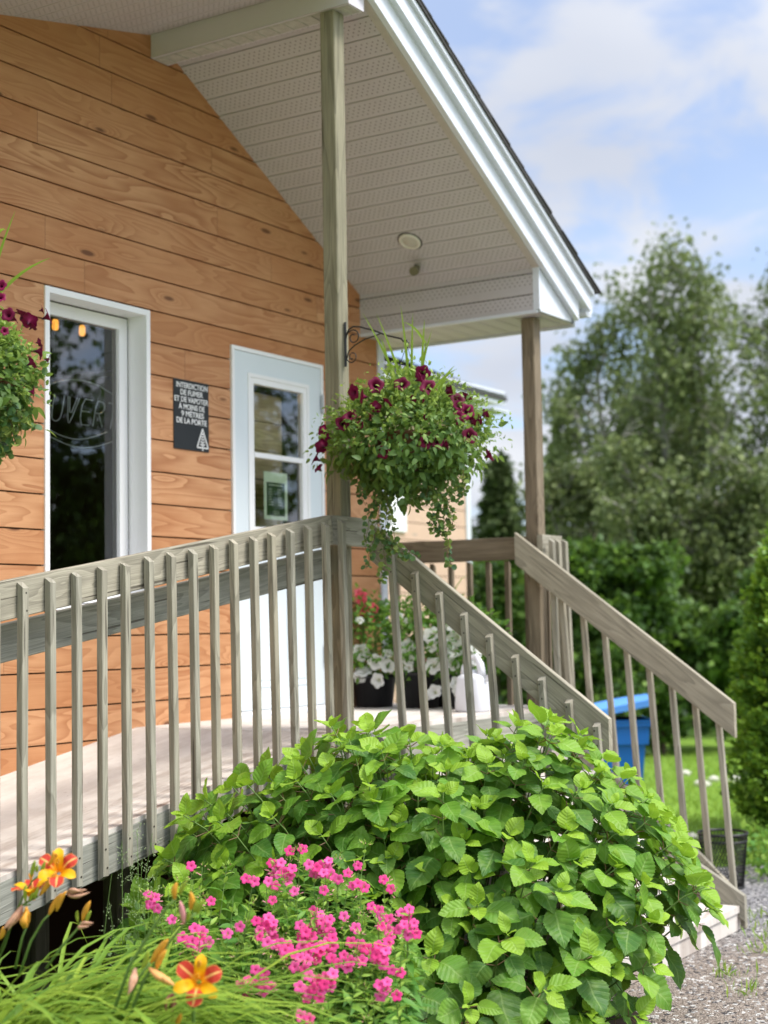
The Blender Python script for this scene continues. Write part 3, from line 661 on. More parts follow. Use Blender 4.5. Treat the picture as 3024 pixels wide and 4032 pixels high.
# ------------------------------------------------------------------ porch
def zramp(x): return min(0.0,.178*(x+.80))
RX0=-5.0; RS=.1665
def zrail(x): return 1.027 if x>-.775 else 1.027+RS*(x+.775)
PD=thing('porch_deck','pale worn porch deck with a sloping wheelchair ramp along the plank wall','deck',(-1,-.6,GZ))
mb=MB(); mb.prism([(-.80,-.028),(1.66,-.028),(1.66,0),(-.80,0)],'y',-1.236,-.0195); mb.build('landing_surface',DECK,PD)
mb=MB(); mb.prism([(RX0,zramp(RX0)-.028),(-.802,-.029),(-.802,-.001),(RX0,zramp(RX0))],'y',-1.236,-.0195); mb.build('ramp_surface',DECK,PD)
def rim(p0,p1,w=.15): board('rim_board',p0,p1,w,.036,RIMW,PD,side=(0,1,0))
rim((-3.9,-1.222,zramp(-3.9)-.020-.075),(-.802,-1.222,-.020-.075))
rim((-5.0,-1.222,zramp(-5.0)-.020-.075),(-3.902,-1.222,zramp(-3.902)-.020-.075))
rim((-.80,-1.2225,-.095),(1.66,-1.2225,-.095))
board('rim_board',(1.642,-1.2,-.095),(1.642,-.03,-.095),.15,.036,RIMW,PD,side=(1,0,0))
for x in (-4.6,-1.6,.5,1.55):
    for y in (-.62,-.12): board('deck_post',(x,y,GZ),(x,y,zramp(x)-.035),.088,.088,POSTW,PD,side=(1,0,0))
for y in (-.9,-.6,-.3):
    board('joist',(-5,y,zramp(-5)-.105),(-.81,y,-.105),.14,.036,RIMW,PD,side=(0,1,0)); board('joist',(-.80,y,-.103),(1.6,y,-.103),.14,.036,RIMW,PD,side=(0,1,0))
# posts
def post(name,x,y,z1,m,label):
    o=board(name,(x,y,GZ),(x,y,z1),.088,.088,m,None,side=(1,0,0),bev=.005); tag(o,label,'post','posts carrying the porch roof'); return o
post('porch_post',-.600,-1.160,3.5495,POSTW,'tall grey-green post under the ridge beam, beside the hanging flower basket')
post('porch_post',1.493,-1.160,2.342,BROWNW,'shorter brown post holding the low corner of the porch roof')
post('porch_post',-3.60,-1.160,zl(-3.6)-.002,POSTW,'far left post of the ramp beyond the window')
# railings
def baluster(par,x,y,z0,z1,face,lean,m=WOOD):
    "38 mm square picket; face = outward direction; lean = outward shift of the foot"
    w=.0155; d=Vector(face); s=Vector((0,0,1)).cross(d)
    top=Vector((x,y,z1)); bot=Vector((x,y,z0))+d*lean
    L=(z1-z0); ax=(top-bot).normalized(); c=.0025
    mz=Matrix(((s.x,d.x,ax.x,bot.x),(s.y,d.y,ax.y,bot.y),(s.z,d.z,ax.z,bot.z),(0,0,0,1)))
    # local X must run along the piece for the grain
    m2=Matrix(((ax.x,d.x,s.x,bot.x),(ax.y,d.y,s.y,bot.y),(ax.z,d.z,s.z,bot.z),(0,0,0,1)))
    sec=[(-w,-w+c),(-w+c,-w),(w-c,-w),(w,-w+c),(w,w-c),(w-c,w),(-w+c,w),(-w,w-c)]  # (d,s)
    mb=MB(); rings=[]; ns=5; ch=rnd.uniform(.016,.024); ch2=rnd.uniform(.012,.02); tw=rnd.uniform(-.0016,.0016)
    for i in range(ns+1):
        u=L*i/ns
        for a,b in sec:
            uu=u
            if i==ns: uu=u-ch*(a+w)/(2*w)+rnd.uniform(-.0008,.0008)
            if i==0: uu=u+ch2*(a+w)/(2*w)
            j=tw*math.sin(u*3.1+x*9)
            rings.append((uu,a+j,b+j*1.3))
    fs=[tuple(range(8)),tuple(range(ns*8,ns*8+8))[::-1]]
    for i in range(ns):
        for k in range(8): fs.append((i*8+k,(i+1)*8+k,(i+1)*8+(k+1)%8,i*8+(k+1)%8))
    mb.add(rings,fs); return mb.build('baluster',m,par,mtx=m2)
def nails(par,pts):
    mb=MB()
    for p,n in pts:
        n=Vector(n); p=Vector(p); mb.tube([p,p+n*.0014],.0042,6)
    if pts: mb.build('screw_heads',simple('rusty_screw',(.05,.04,.03),.6,.4),par)
RR=thing('ramp_railing','weathered wooden railing with square balusters climbing along the ramp','railing',(-2,-1.26,zramp(-2)))
NL=[]
yb=-1.2245
xa=-4.9
board('top_rail',(xa,yb,zrail(xa)-.071),(-.777,yb,1.027-.071),.142,.037,WOOD,RR,side=(0,1,0),cut1=-.08)
board('top_rail',(-.775,yb,1.027-.070),(-.38,yb,1.027-.073),.14,.037,WOOD,RR,side=(0,1,0))
board('inner_handrail',(xa,-1.095,zrail(xa)-.245),(-.655,-1.095,zrail(-.775)+.02-.245-.0),.140,.037,RIMW,RR,side=(0,1,0))
xs_=[-2.802+.1352*i+.0155 for i in range(-9,16)]
for i,x in enumerate(xs_):
    top=zrail(x)-.017+rnd.uniform(-.003,.003); bot=zramp(x)-.165+rnd.uniform(-.006,.006)
    lean=max(0,.045*(x+2.9)/2.4)*1.1; y=yb-.0185-.0160
    xx=x+rnd.uniform(-.002,.002)
    b=baluster(RR,xx,y,bot,top,(0,-1,0),lean)
    NL+= [((xx+rnd.uniform(-.004,.006),y-.0160-lean*.04,top-.035-rnd.uniform(0,.01)),(0,-1,0)),((xx+.005,y-.0160-lean*.1,top-.10-rnd.uniform(0,.015)),(0,-1,0))]
    if x<-1.5: NL+= [((xx+.004,y-.0165-lean*.9,bot+.05),(0,-1,0)),((xx-.004,y-.0165-lean*.9,bot+.12),(0,-1,0))]
nails(RR,NL)
# stair railings
def stair_rail(x,ystart,yend,label,side,loc,yb0,nb,m):
    o=thing('stair_railing',label,'railing',loc,'railings either side of the front steps')
    def zt(y): return 1.027-.752*(-1.20-y)-(.078 if side>0 else 0)
    s=.752; cc=math.cos(math.atan(s)); wd=.152; 
    # plank with plumb-cut ends
    mb=MB(); a=.0185; zc=wd/cc
    ns=6
    p0=Vector((x,ystart,zt(ystart)-zc/2)); p1=Vector((x,yend,zt(yend)-zc/2))
    q=board('handrail',p0,p1,wd,.037,m,o,side=(1,0,0),cut0=-s,cut1=-s)
    NL=[]
    for i in range(nb):
        y=yb0-.1345*i; top=zt(y)-.055+rnd.uniform(-.004,.004)
        bot=max(GZ+.03,-.30-.72*(-1.25-y))
        xb=x+side*(.0185+.0158)
        b=MB(); lean=.062*(top-bot)
        # foot drifts toward the street
        w_=.0155; c=.0025; tp=Vector((xb,y,top)); bt=Vector((xb,y-lean,bot)); ax=(tp-bt).normalized()
        d=Vector((side,0,0)); s2=ax.cross(d).normalized()
        m2=Matrix(((ax.x,d.x,s2.x,bt.x),(ax.y,d.y,s2.y,bt.y),(ax.z,d.z,s2.z,bt.z),(0,0,0,1)))
        sec=[(-w_,-w_+c),(-w_+c,-w_),(w_-c,-w_),(w_,-w_+c),(w_,w_-c),(w_-c,w_),(-w_+c,w_),(-w_,w_-c)]
        L=(tp-bt).length; rings=[]
        for k in range(5):
            u=L*k/4
            for a_,b_ in sec: rings.append((u-(.017*(a_+w_)/(2*w_) if k==4 else 0),a_,b_))
        fs=[tuple(range(8))[::-1],tuple(range(32,40))]
        for k in range(4):
            for j in range(8): fs.append((k*8+j,k*8+(j+1)%8,(k+1)*8+(j+1)%8,(k+1)*8+j))
        b.add(rings,fs); b.build('baluster',m,o,mtx=m2)
        if side<0: NL+= [((xb-.0156,y+.004,top-.035),(-1,0,0)),((xb-.0156,y-.008,top-.10),(-1,0,0))]
    nails(o,NL); return o
stair_rail(-.400,-1.215,-2.478,'nearer sloping stair railing just above the leafy hydrangea',-1,(-.42,-1.9,-.6),-1.350,9,WOOD)
stair_rail(1.400,-1.075,-2.404,'farther sloping stair railing in front of the blue bin, mesh basket and lawn',1,(1.42,-1.8,-.6),-1.345,8,WOOD)
# landing railing on the far side
LR=thing('landing_railing','brown wooden railing closing the far side of the landing behind the potted flowers','railing',(1.6,-.6,0))
board('top_rail',(1.585,-.03,.962),(1.585,-1.20,.955),.138,.037,BROWNW,LR,side=(1,0,0))
board('top_rail',(1.540,-1.2245,.955),(1.680,-1.2245,.955),.138,.037,WOOD,LR,side=(0,1,0)); board('top_rail',(1.42,-1.2245,.955),(1.538,-1.2245,.955),.138,.037,WOOD,LR,side=(0,1,0))
for i in range(9): baluster(LR,1.6200,-.09-.1345*i,-.17,.985-.10,(1,0,0),.0,BROWNW)
for x in (1.445,1.53,1.62): baluster(LR,x,-1.2595,-.17,1.00,(0,-1,0),.06)
# steps
ST=thing('front_steps','worn pale wooden steps leading down from the landing to the gravel','steps',(.5,-1.9,GZ))
fr=[-1.243,-1.42,-1.60,-1.78,-1.96,-2.155,-2.405]; zt_=[-.0,-.173,-.347,-.52,-.693,-.867,-1.04]
for i in range(1,7):
    y0=fr[i]; y1=fr[i-1]; z=zt_[i]
    t_=MB().box(-.375,1.375,y0-.012,y1+.03,z-.036,z).build('tread',DECK,ST)
    MB().box(-.372,1.372,y0,y0+.03,(zt_[i+1] if i<6 else GZ+.008),z-.0365).build('riser',DECK,ST)
for x in (-.395,1.395):
    mb=MB(); mb.prism([(-1.246,-.03),(-2.20,-.80),(-2.43,-1.02),(-2.43,GZ+.012),(-2.2,GZ+.012),(-1.246,-.36)],'x',x-.018,x+.018); mb.build('stringer',WOOD,ST)
board('kick_board',(1.352,-2.02,-.80),(1.352,-2.445,-1.055),.12,.036,WOOD,ST,side=(1,0,0),cut0=-.6,cut1=-.6)
# ------------------------------------------------------------------ wing of the building behind
WG=thing('neighbouring_wing','lower plank clad wing with grey shingled roof and white trim set back behind the porch','building',(4.4,3.5,GZ))
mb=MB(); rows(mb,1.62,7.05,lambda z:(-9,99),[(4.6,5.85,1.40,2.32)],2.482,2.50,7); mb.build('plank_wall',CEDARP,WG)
mb=MB(); mb.box(1.62,4.6,2.502,2.6,GZ,2.66); mb.box(5.85,7.05,2.502,2.6,GZ,2.66); mb.box(4.6,5.85,2.502,2.6,GZ,1.40); mb.box(4.6,5.85,2.502,2.6,2.32,2.66); mb.box(7.0,7.04,2.502,7,GZ,2.66); mb.build('wall_backing',simple('dark_gap2',(.05,.025,.012),.9,.1),WG)
mb=MB(); mb.box(7.045,7.13,2.465,2.56,GZ,2.64); mb.build('corner_trim',WHITE,WG)
mb=MB(); ring(mb,4.6,5.85,1.40,2.32,.04,2.455,2.56); mb.box(5.58,5.81,2.462,2.55,1.44,2.28)
q=mb.build('window',WVINYL,WG); mb=MB(); mb.add([(4.64,2.52,1.44),(5.58,2.52,1.44),(5.58,2.52,2.28),(4.64,2.52,2.28)],[(0,1,2,3)]); mb.build('pane',GLASS,q)
mb=MB(); mb.box(4.3,6.2,2.9,2.92,1.2,2.5); mb.build('curtain',simple('dim_curtain',(.25,.26,.28),.9),WG)
mb=MB(); mb.box(1.6,7.0,1.985,2.49,2.735,2.75); mb.box(1.6,7.0,1.965,1.984,2.725,2.86); mb.box(7.0,7.35,2.1,7,2.69,2.71); mb.box(1.6,7.05,2.45,2.48,2.60,2.735)
RFW=MB(); RFW.add([(1.6,1.95,2.865),(7.02,1.95,2.80),(6.6,6,4.4),(1.6,6,4.4),(1.6,1.95,2.80),(7.02,1.95,2.762)],[(0,1,2,3),(4,5,1,0)])
for i in range(10): 
    y=1.94+i*.14; z=2.868+i*.053; RFW.add([(1.6,y,z+.004),(7.02,y,z-.052+.004+i*.004),(7.02,y+.14,z+.014-.05),(1.6,y+.14,z+.0135)],[(0,1,2,3)])
q=RFW.build('roof',SHINGLE,WG); mb.build('soffit_and_fascia',WHITE,q)
# ------------------------------------------------------------------ watering can, bin, basket
CANP=simple('white_plastic',(.74,.75,.80),.35,.5,.03)
WC=thing('white_jug','white plastic jug with a tall moulded handle standing on the deck beside the white petunias','jug',(.93,-1.05,0))
c=(.93,-1.02,0)
mb=MB(); secs=[(.088,0),(.098,.012),(.094,.10),(.086,.185),(.080,.200),(.060,.212),(.03,.222),(.022,.24)]
def rsq(mb,secs,c,n=28,p=3.2,sx=1,sy=.8):
    vs=[];fs=[]
    for r,z in secs:
        for k in range(n):
            t=2*math.pi*k/n; ct,st_=math.cos(t),math.sin(t); q=(abs(ct)**p+abs(st_)**p)**(-1/p)
            vs.append((c[0]+r*q*ct*sx,c[1]+r*q*st_*sy,c[2]+z))
    for i in range(len(secs)-1):
        for k in range(n): fs.append((i*n+k,i*n+(k+1)%n,(i+1)*n+(k+1)%n,(i+1)*n+k))
    fs+=[tuple(range(n))[::-1],tuple(range((len(secs)-1)*n,len(secs)*n))]
    return mb.add(vs,fs)
rsq(mb,secs,c,sx=.8,sy=1); mb.build('body',CANP,WC,True)
mb=MB(); mb.tube([(c[0],c[1]+.06,.185),(c[0],c[1]+.055,.25),(c[0],c[1]+.02,.30),(c[0],c[1]-.03,.315),(c[0],c[1]-.055,.27),(c[0],c[1]-.065,.19)],[.015,.014,.016,.018,.022,.026],10); mb.build('handle',CANP,WC,True)
mb=MB(); mb.tube([(c[0]-.0,c[1]-.06,.16),(c[0]-.0,c[1]-.11,.20),(c[0],c[1]-.125,.235)],[.018,.013,.012],10); mb.build('spout',CANP,WC,True)
BL=simple('blue_plastic',(.02,.20,.74),.38,.5,.05,6)
bl=at(2395,2900,12.6); bx,by=bl.x,bl.y
BN=thing('wheeled_bin','blue wheeled bin with its lid propped half open behind the stair railing','bin',(bx,by,GZ))
rz=math.radians(32.4); bs=.89
def rot2(v): x,y,z=(q*bs for q in v); return (bx+x*math.cos(rz)-y*math.sin(rz),by+x*math.sin(rz)+y*math.cos(rz),GZ+z)
def frus(mb,w0,d0,z0,w1,d1,z1,dy=0): 
    mb.add([rot2(p) for p in [(-w0,-d0,z0),(w0,-d0,z0),(w0,d0,z0),(-w0,d0,z0),(-w1,-d1+dy,z1),(w1,-d1+dy,z1),(w1,d1+dy,z1),(-w1,d1+dy,z1)]],[(0,3,2,1),(4,5,6,7),(0,1,5,4),(1,2,6,5),(2,3,7,6),(3,0,4,7)])
mb=MB(); frus(mb,.20,.24,.05,.265,.31,.94); frus(mb,.275,.325,.78,.285,.335,.94); q=mb.build('body',BL,BN)
mb=MB(); frus(mb,.30,.35,.942,.305,.355,1.0); frus(mb,.31,.36,.985,.312,.362,1.0); mb.build('rim',BL,BN)
mb=MB(); th=math.radians(11)
def lidp(x,y,z): return rot2((x,.35-(.35-y)*math.cos(th)+0*z,1.03+(.35-y)*math.sin(th)+z))
pts=[]; n_=7
for j in range(n_+1):
    yy=-.38+.73*j/n_
    for i in range(5):
        xx=-.31+.62*i/4; pts.append(lidp(xx,yy,.05*(1-(xx/.31)**2)*(.6+.4*math.sin(math.pi*j/n_))+.02))
for p in [(-.315,-.385,-.04),(.315,-.385,-.04),(.315,.36,-.04),(-.315,.36,-.04)]: pts.append(lidp(*p))
fs=[(j*5+i,j*5+i+1,(j+1)*5+i+1,(j+1)*5+i) for j in range(n_) for i in range(4)]
b0=(n_+1)*5; fs+=[(b0,b0+1,4,3,2,1,0),(b0+1,b0+2,n_*5+4)+tuple(4+5*j for j in range(n_-1,-1,-1)),(b0+2,b0+3,n_*5,n_*5+1,n_*5+2,n_*5+3,n_*5+4),(b0+3,b0,)+tuple(5*j for j in range(0,n_+1))]
mb.add(pts,fs); mb.build('lid',simple('light_blue_plastic',(.10,.34,.88),.4,.5,.05,6),BN)
mb=MB(); mb.tube([rot2((-.26,.36,.96)),rot2((.26,.36,.96))],.016,8); mb.build('handle_bar',BL,BN)
for s_ in (-1,1): mb=MB(); mb.tube([rot2((s_*.22,.27,.11)),rot2((s_*.27,.27,.11))],.11,16); mb.build('wheel',BLACKM,BN)
bk=(2.60,-1.86); MBK=thing('mesh_wastebasket','black wire mesh wastebasket standing on the gravel behind the bottom step','basket',(bk[0],bk[1],GZ))
mb=MB(); H=.33; r0,r1=.118,.152
for k in range(44):
    for s_ in (-1,1):
        P=[]
        for i in range(9):
            t_=i/8; a=2*math.pi*k/44+s_*t_*1.05; r=r0+(r1-r0)*t_; P.append((bk[0]+r*math.cos(a),bk[1]+r*math.sin(a),GZ+.01+H*t_))
        mb.tube(P,.0023,3,False)
mb.build('mesh_body',BLACKM,MBK)
mb=MB(); 
for nm_,z,r,q in (('rim',.345,r1+.002,.008),('band',.30,.150,.0055),('foot_ring',.012,r0,.008)):
    mb=MB(); mb.tube([(bk[0]+r*math.cos(2*math.pi*i/30),bk[1]+r*math.sin(2*math.pi*i/30),GZ+z) for i in range(31)],q,6,False); mb.build(nm_,BLACKM,MBK)
MB().lathe([(r0,.006),(.0001,.007)],(bk[0],bk[1],GZ),24).build('base',BLACKM,MBK)
# ------------------------------------------------------------------ plants: common
RV=np.array(RM@Vector((1,0,0))); FV=np.array([.8442,.5360,0]); SV=np.array([.5360,-.8442,0])
CA=np.array(CAM)
def cs(s,t,z=GZ): "camera-aligned ground coordinates -> world (s right, t away)"; return np.array([CA[0],CA[1],0])+FV*t+SV*s+np.array([0,0,z])
def sag(p0,p1,n=6,bend=(0,0,0)):
    p0=np.array(p0,float);p1=np.array(p1,float); out=[]
    for i in range(n):
        t=i/(n-1); out.append(tuple(p0*(1-t)+p1*t+np.array(bend)*math.sin(math.pi*t)))
    return out
# ------------------------------------------------------------------ hydrangea
HY=thing('hydrangea_bush','large leafy green hydrangea bush without flowers in front of the stair railing','shrub',tuple(cs(.22,6.3)))
# outline of the bush seen across the view: s -> height of the top
HS=[-1.02,-.86,-.79,-.62,-.44,-.30,-.13,.10,.34,.50,.62,.78,.90,1.0,1.10,1.18,1.25]
HZ=[-.55,-.25,-.12,-.03,.02,.14,.17,.11,.09,.15,.20,.09,-.03,-.12,-.22,-.34,-.50]
leafP=[];leafD=[];leafN=[];leafS=[];leafT=[]; stems=MB(); pets=MB()
tips=[]
for i in range(4000):
    s=rnd.uniform(-1.02,1.25); t=rnd.uniform(-1,1)
    half=.62 if s>-.4 else .34+.28*max(0,(s+1.02))/.62
    tt=6.28+t*half-.62*max(0,-.30-s)
    q=abs(t)
    ht=np.interp(s,HS,HZ)-GZ
    if t<0: top=GZ+ht*(1-q**2.6*.80)
    else: top=GZ+ht*(1-q**3*.35)
    p=cs(s,tt,0); 
    if p[0]>-.50 and p[1]>-2.5: continue
    if p[1]>-1.37 : continue
    if s>.95 and t<-.40: continue
    top-=.045+rnd.uniform(0,.10)
    P=np.array([p[0],p[1],top])
    if all(np.linalg.norm(P-Q)> .128 for Q in tips): tips.append(P)
    if len(tips)>=250: break
base_c=cs(.15,6.35)
def hyd_stem(tip,base,npair,scale=1.0,young=1.0):
    path=[]; n=9
    out=tip-base; out[2]=0
    for i in range(n):
        u=i/(n-1); xy=base[:2]+(tip-base)[:2]*(u**.75 if False else u*(1-.18*(1-u))); z=base[2]+(tip[2]-base[2])*(1-(1-u)**1.35)
        path.append(np.array([xy[0],xy[1],z]))
    stems.tube([tuple(p) for p in path],[.0055-.003*i/(n-1) for i in range(n)],5)
    L=sum(np.linalg.norm(path[i+1]-path[i]) for i in range(n-1))
    ax=unit(path[-1]-path[-3]); a0=rnd.uniform(0,6.28)
    pos=L
    def pt(d):
        d=max(d,0)
        acc=0
        for i in range(n-1):
            l=np.linalg.norm(path[i+1]-path[i])
            if acc+l>=d: return path[i]+(path[i+1]-path[i])*((d-acc)/l), unit(path[i+1]-path[i])
            acc+=l
        return path[-1],ax
    outd=unit(np.array([out[0],out[1],0])+1e-6)
    for k in range(npair+1):
        p,a=pt(pos)
        u_=unit(np.cross(a,[.3,.2,1.0])); v_=np.cross(a,u_)
        for sd in (0,math.pi):
            ang=a0+k*1.5708+sd+rnd.uniform(-.2,.2)
            rad=u_*math.cos(ang)+v_*math.sin(ang)
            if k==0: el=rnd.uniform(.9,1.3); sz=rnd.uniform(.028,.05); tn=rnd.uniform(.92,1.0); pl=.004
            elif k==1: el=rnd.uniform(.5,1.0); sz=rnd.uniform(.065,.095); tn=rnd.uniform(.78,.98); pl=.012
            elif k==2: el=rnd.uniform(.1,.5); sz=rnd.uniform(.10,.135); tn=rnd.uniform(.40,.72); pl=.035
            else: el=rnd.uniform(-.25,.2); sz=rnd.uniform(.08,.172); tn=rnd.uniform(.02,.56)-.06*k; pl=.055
            sz*=scale; tn*=young
            d=rad*math.cos(el)+a*math.sin(el)
            if k>=2: d=unit(d*1.0+outd*.35-np.array([0,0,.12*k]))
            lp=p+unit(rad+a*.5)*pl
            if k>=2: pets.tube([tuple(p),tuple(lp)],.0018,4,False)
            nn=unit(np.array([0,0,1.0])+a*.5+outd*.25-FV*.35+RG.normal(size=3)*.30)
            leafP.append(lp);leafD.append(d);leafN.append(nn);leafS.append(sz);leafT.append(tn)
        pos-=[.012,.035,.06,.085,.10,.11,.12,.12][min(k,7)]*rnd.uniform(.85,1.15)
        if pos<.18: break
for T in tips:
    b=base_c+ (T-base_c)*np.array([.45,.45,0]); b=np.array([b[0]+rnd.uniform(-.08,.08),b[1]+rnd.uniform(-.08,.08),GZ])
    hyd_stem(T,b,rnd.choice([4,5,6,6]))
# the tall free shoot in front and the low side shoots
for px,py,d_,sc in ((1745,3120,5.75,1.0),(2100,3395,5.6,.95),(2210,3500,5.55,1),(1880,3560,5.55,1.05),(1450,3080,5.9,.9),(1500,3260,5.8,1),(2480,3560,5.9,.9),(2350,3830,5.8,.9),(2300,3990,5.6,.9),(1850,3960,5.2,.85),(2150,3900,5.3,.95),(1600,3900,5.2,.95),(2330,3760,5.5,1),(1700,3760,5.4,1.1),(2000,3680,5.4,1.1),(2520,3290,6.1,.95),(2600,3440,6.1,.9),(2600,3640,6.1,.85),(2420,3400,5.8,1.05)):
    T=np.array(at(px,py,d_)); b=base_c+(T-base_c)*np.array([.6,.6,0]); b[2]=GZ; hyd_stem(T,b,6,sc)
for px,py,d_ in ((520,3420,6.1),(620,3520,6.0),(480,3580,5.9),(720,3400,6.1),(580,3720,5.8),(380,3740,5.9),(760,3620,5.9),(860,3460,6.0),(700,3260,6.2),(780,3180,6.2),(600,3400,6.3),(690,3330,6.35),(540,3560,6.2),(760,3480,6.1),(660,3640,6.0),(820,3330,6.2),(440,3660,6.2),(900,3560,6.0)):
    T=np.array(at(px,py,d_)); 
    if T[1]>-1.36: T[1]=-1.36
    b=np.array([T[0]+.25,min(T[1]-.02,-1.45),GZ]); hyd_stem(T,b,4,1.0,.55)
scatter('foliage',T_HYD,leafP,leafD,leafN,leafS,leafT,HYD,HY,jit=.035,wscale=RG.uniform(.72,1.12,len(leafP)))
stems.build('stems',STEM,HY,True); pets.build('leaf_stalks',REDSTEM,HY)
# ------------------------------------------------------------------ phlox
def c4b(x,y): return (1000+x*.7233,2800+y*.7233)
def c5(x,y): return (x*.6028,3200+y*.6028)
PH=[(195,760,1),(265,750,1),(110,850,4),(185,890,5),(325,850,3),(388,850,4),(405,895,2),(460,912,1),(510,880,1),(565,840,1),(537,948,1),(585,960,2),(705,915,1),(745,965,1),(100,950,2),(220,978,1),(380,975,1),(100,1028,1),(665,1080,2),(490,1115,1),(720,1128,2),(820,1115,4),(835,1180,6),(715,1195,2),(740,1225,1),(555,1178,1),(345,1105,3),(380,1165,6),(270,1185,3),(300,1225,3),(40,1150,4),(85,1190,5),(105,1268,2),(28,1225,1),(170,1280,3),(200,1315,2),(290,1290,3),(350,1310,5),(275,1360,2),(415,1280,4),(440,1368,2),(510,1350,3),(560,1270,2),(600,1285,1),(645,1310,4),(705,1295,4),(690,1340,4),(590,1355,1),(255,1400,2),(40,1420,3),(30,1490,3),(75,1500,2),(320,1465,3),(405,1465,5),(350,1525,5),(272,1522,3),(700,1515,4),(782,1425,2),(777,1545,1),(285,1678,2)]
PH=[(*c4b(x,y),n) for x,y,n in PH]+[(*c5(x,y),n) for x,y,n in ((1250,345,1),(1380,575,1),(1000,548,3),(1010,622,2),(1125,695,1),(1305,780,2),(1222,838,2),(1275,868,3),(1487,785,1),(1567,742,1),(1645,440,2),(1600,1140,4),(1340,840,2))]
def phlox(name,label,heads,basec,depth0,extra):
    o=thing(name,label,'flowering plant',tuple(basec),'pink phlox plants in the flower bed')
    stm=MB(); bud=MB(); lP=[];lD=[];lN=[];lS=[];lT=[]
    def stem(top,leafy=True,tn=0.6):
        b=np.array([basec[0],basec[1],GZ])+(np.array(top)-basec)*np.array([.55,.55,0])+np.array([rnd.uniform(-.04,.04),rnd.uniform(-.04,.04),0])
        path=sag(b,top,8,(0,0,.03)); stm.tube(path,[.003-.0014*i/7 for i in range(8)],4)
        L=np.linalg.norm(np.array(top)-b); n=int(L/.033); a0=rnd.uniform(0,6)
        for k in range(n):
            u=1-(k*.033+.03)/L
            if u<.12: break
            i=min(6,int(u*7)); f=u*7-i; p=np.array(path[i])*(1-f)+np.array(path[i+1])*f; a=unit(np.array(path[i+1])-np.array(path[i]))
            x_=unit(np.cross(a,[1,.3,.1])); y_=np.cross(a,x_)
            for sd in (0,3.1416):
                an=a0+k*1.5708+sd+rnd.uniform(-.25,.25); rad=x_*math.cos(an)+y_*math.sin(an)
                el=rnd.uniform(.35,.9) if k<3 else rnd.uniform(-.25,.5)
                lP.append(p);lD.append(rad*math.cos(el)+a*math.sin(el));lN.append(a+RG.normal(size=3)*.3);lS.append((.034+.010*min(k,5))*rnd.uniform(.8,1.2));lT.append(min(1,max(.1,(.95 if k<2 else .62 if k<5 else .4)+rnd.uniform(-.2,.2))))
    for px,py,n in heads:
        c=np.array(at(px,py,depth0(px,py))); stem(c-np.array([0,0,.025]))
        P=[];N=[];R0=.010+.0115*math.sqrt(n)
        for j in range(n):
            a=j*2.4+rnd.uniform(-.4,.4); r=R0*math.sqrt((j+.3)/n) if n>1 else 0
            off=RV*math.cos(a)*r+np.array([0,0,1])*math.sin(a)*r*.9
            P.append(c+off-FV*rnd.uniform(0,.012)); N.append(-FV*1.3+off*16+np.array([0,0,.45])+RG.normal(size=3)*.22)
        flowers('flower_head',T_PHLOX,np.array(P),np.array(N),RG.uniform(.0165,.0205,n),RG.uniform(0,1,n),PHLOXP,o)
        for j in range(3+2*n):
            d=unit(RG.normal(size=3)+np.array([0,0,.9])); q=c-np.array([0,0,.018])+d*rnd.uniform(.012,.03)
            bud.tube([tuple(q),tuple(q+d*.007),tuple(q+d*.013)],[.0009,.0019,.0006],4)
            lP.append(q-d*.012);lD.append(d);lN.append(RG.normal(size=3));lS.append(.016);lT.append(.95)
    for px,py,d_ in extra: stem(np.array(at(px,py,d_)))
    for k_ in range(0,len(extra),2):
        px,py,d_=extra[k_]; c=np.array(at(px,py,d_))
        for j in range(9):
            d=unit(RG.normal(size=3)+np.array([0,0,1.])); q=c+d*rnd.uniform(.006,.02); lP.append(q);lD.append(d);lN.append(RG.normal(size=3));lS.append(.018);lT.append(1.0)
            if j%3==0: bud.tube([tuple(q),tuple(q+d*.009)],[.0012,.0008],4)
    scatter('leaves',T_LANCE,lP,lD,lN,lS,lT,PHLF,o); stm.build('stems',STEM,o); tag(bud.build('buds',PKB,o),kind='stuff')
dp=lambda px,py: 5.35-(py-3300)/750*.85
ex=lambda x0,x1,y0,y1,n: [((a:=rnd.uniform(x0,x1)),(b:=rnd.uniform(y0,y1)),dp(a,b)+rnd.uniform(-.1,.25)) for _ in range(n)]
phlox('phlox_plant','large clump of bright pink phlox in full bloom at the foot of the hydrangea',[h for h in PH if h[0]>=1000 and not(h[0]>1440)],cs(-.32,5.1),dp,ex(980,1450,3330,4020,46))
phlox('phlox_plant','pink phlox growing against the big hydrangea leaves at the right end of its group',[h for h in PH if h[0]>1440],cs(.0,5.2),dp,ex(1400,1620,3560,4030,18))
phlox('phlox_plant','sparse pink phlox with few open flowers beside the daylily buds',[h for h in PH if h[0]<1000],cs(-.75,5.1),dp,ex(560,1000,3380,4000,46))
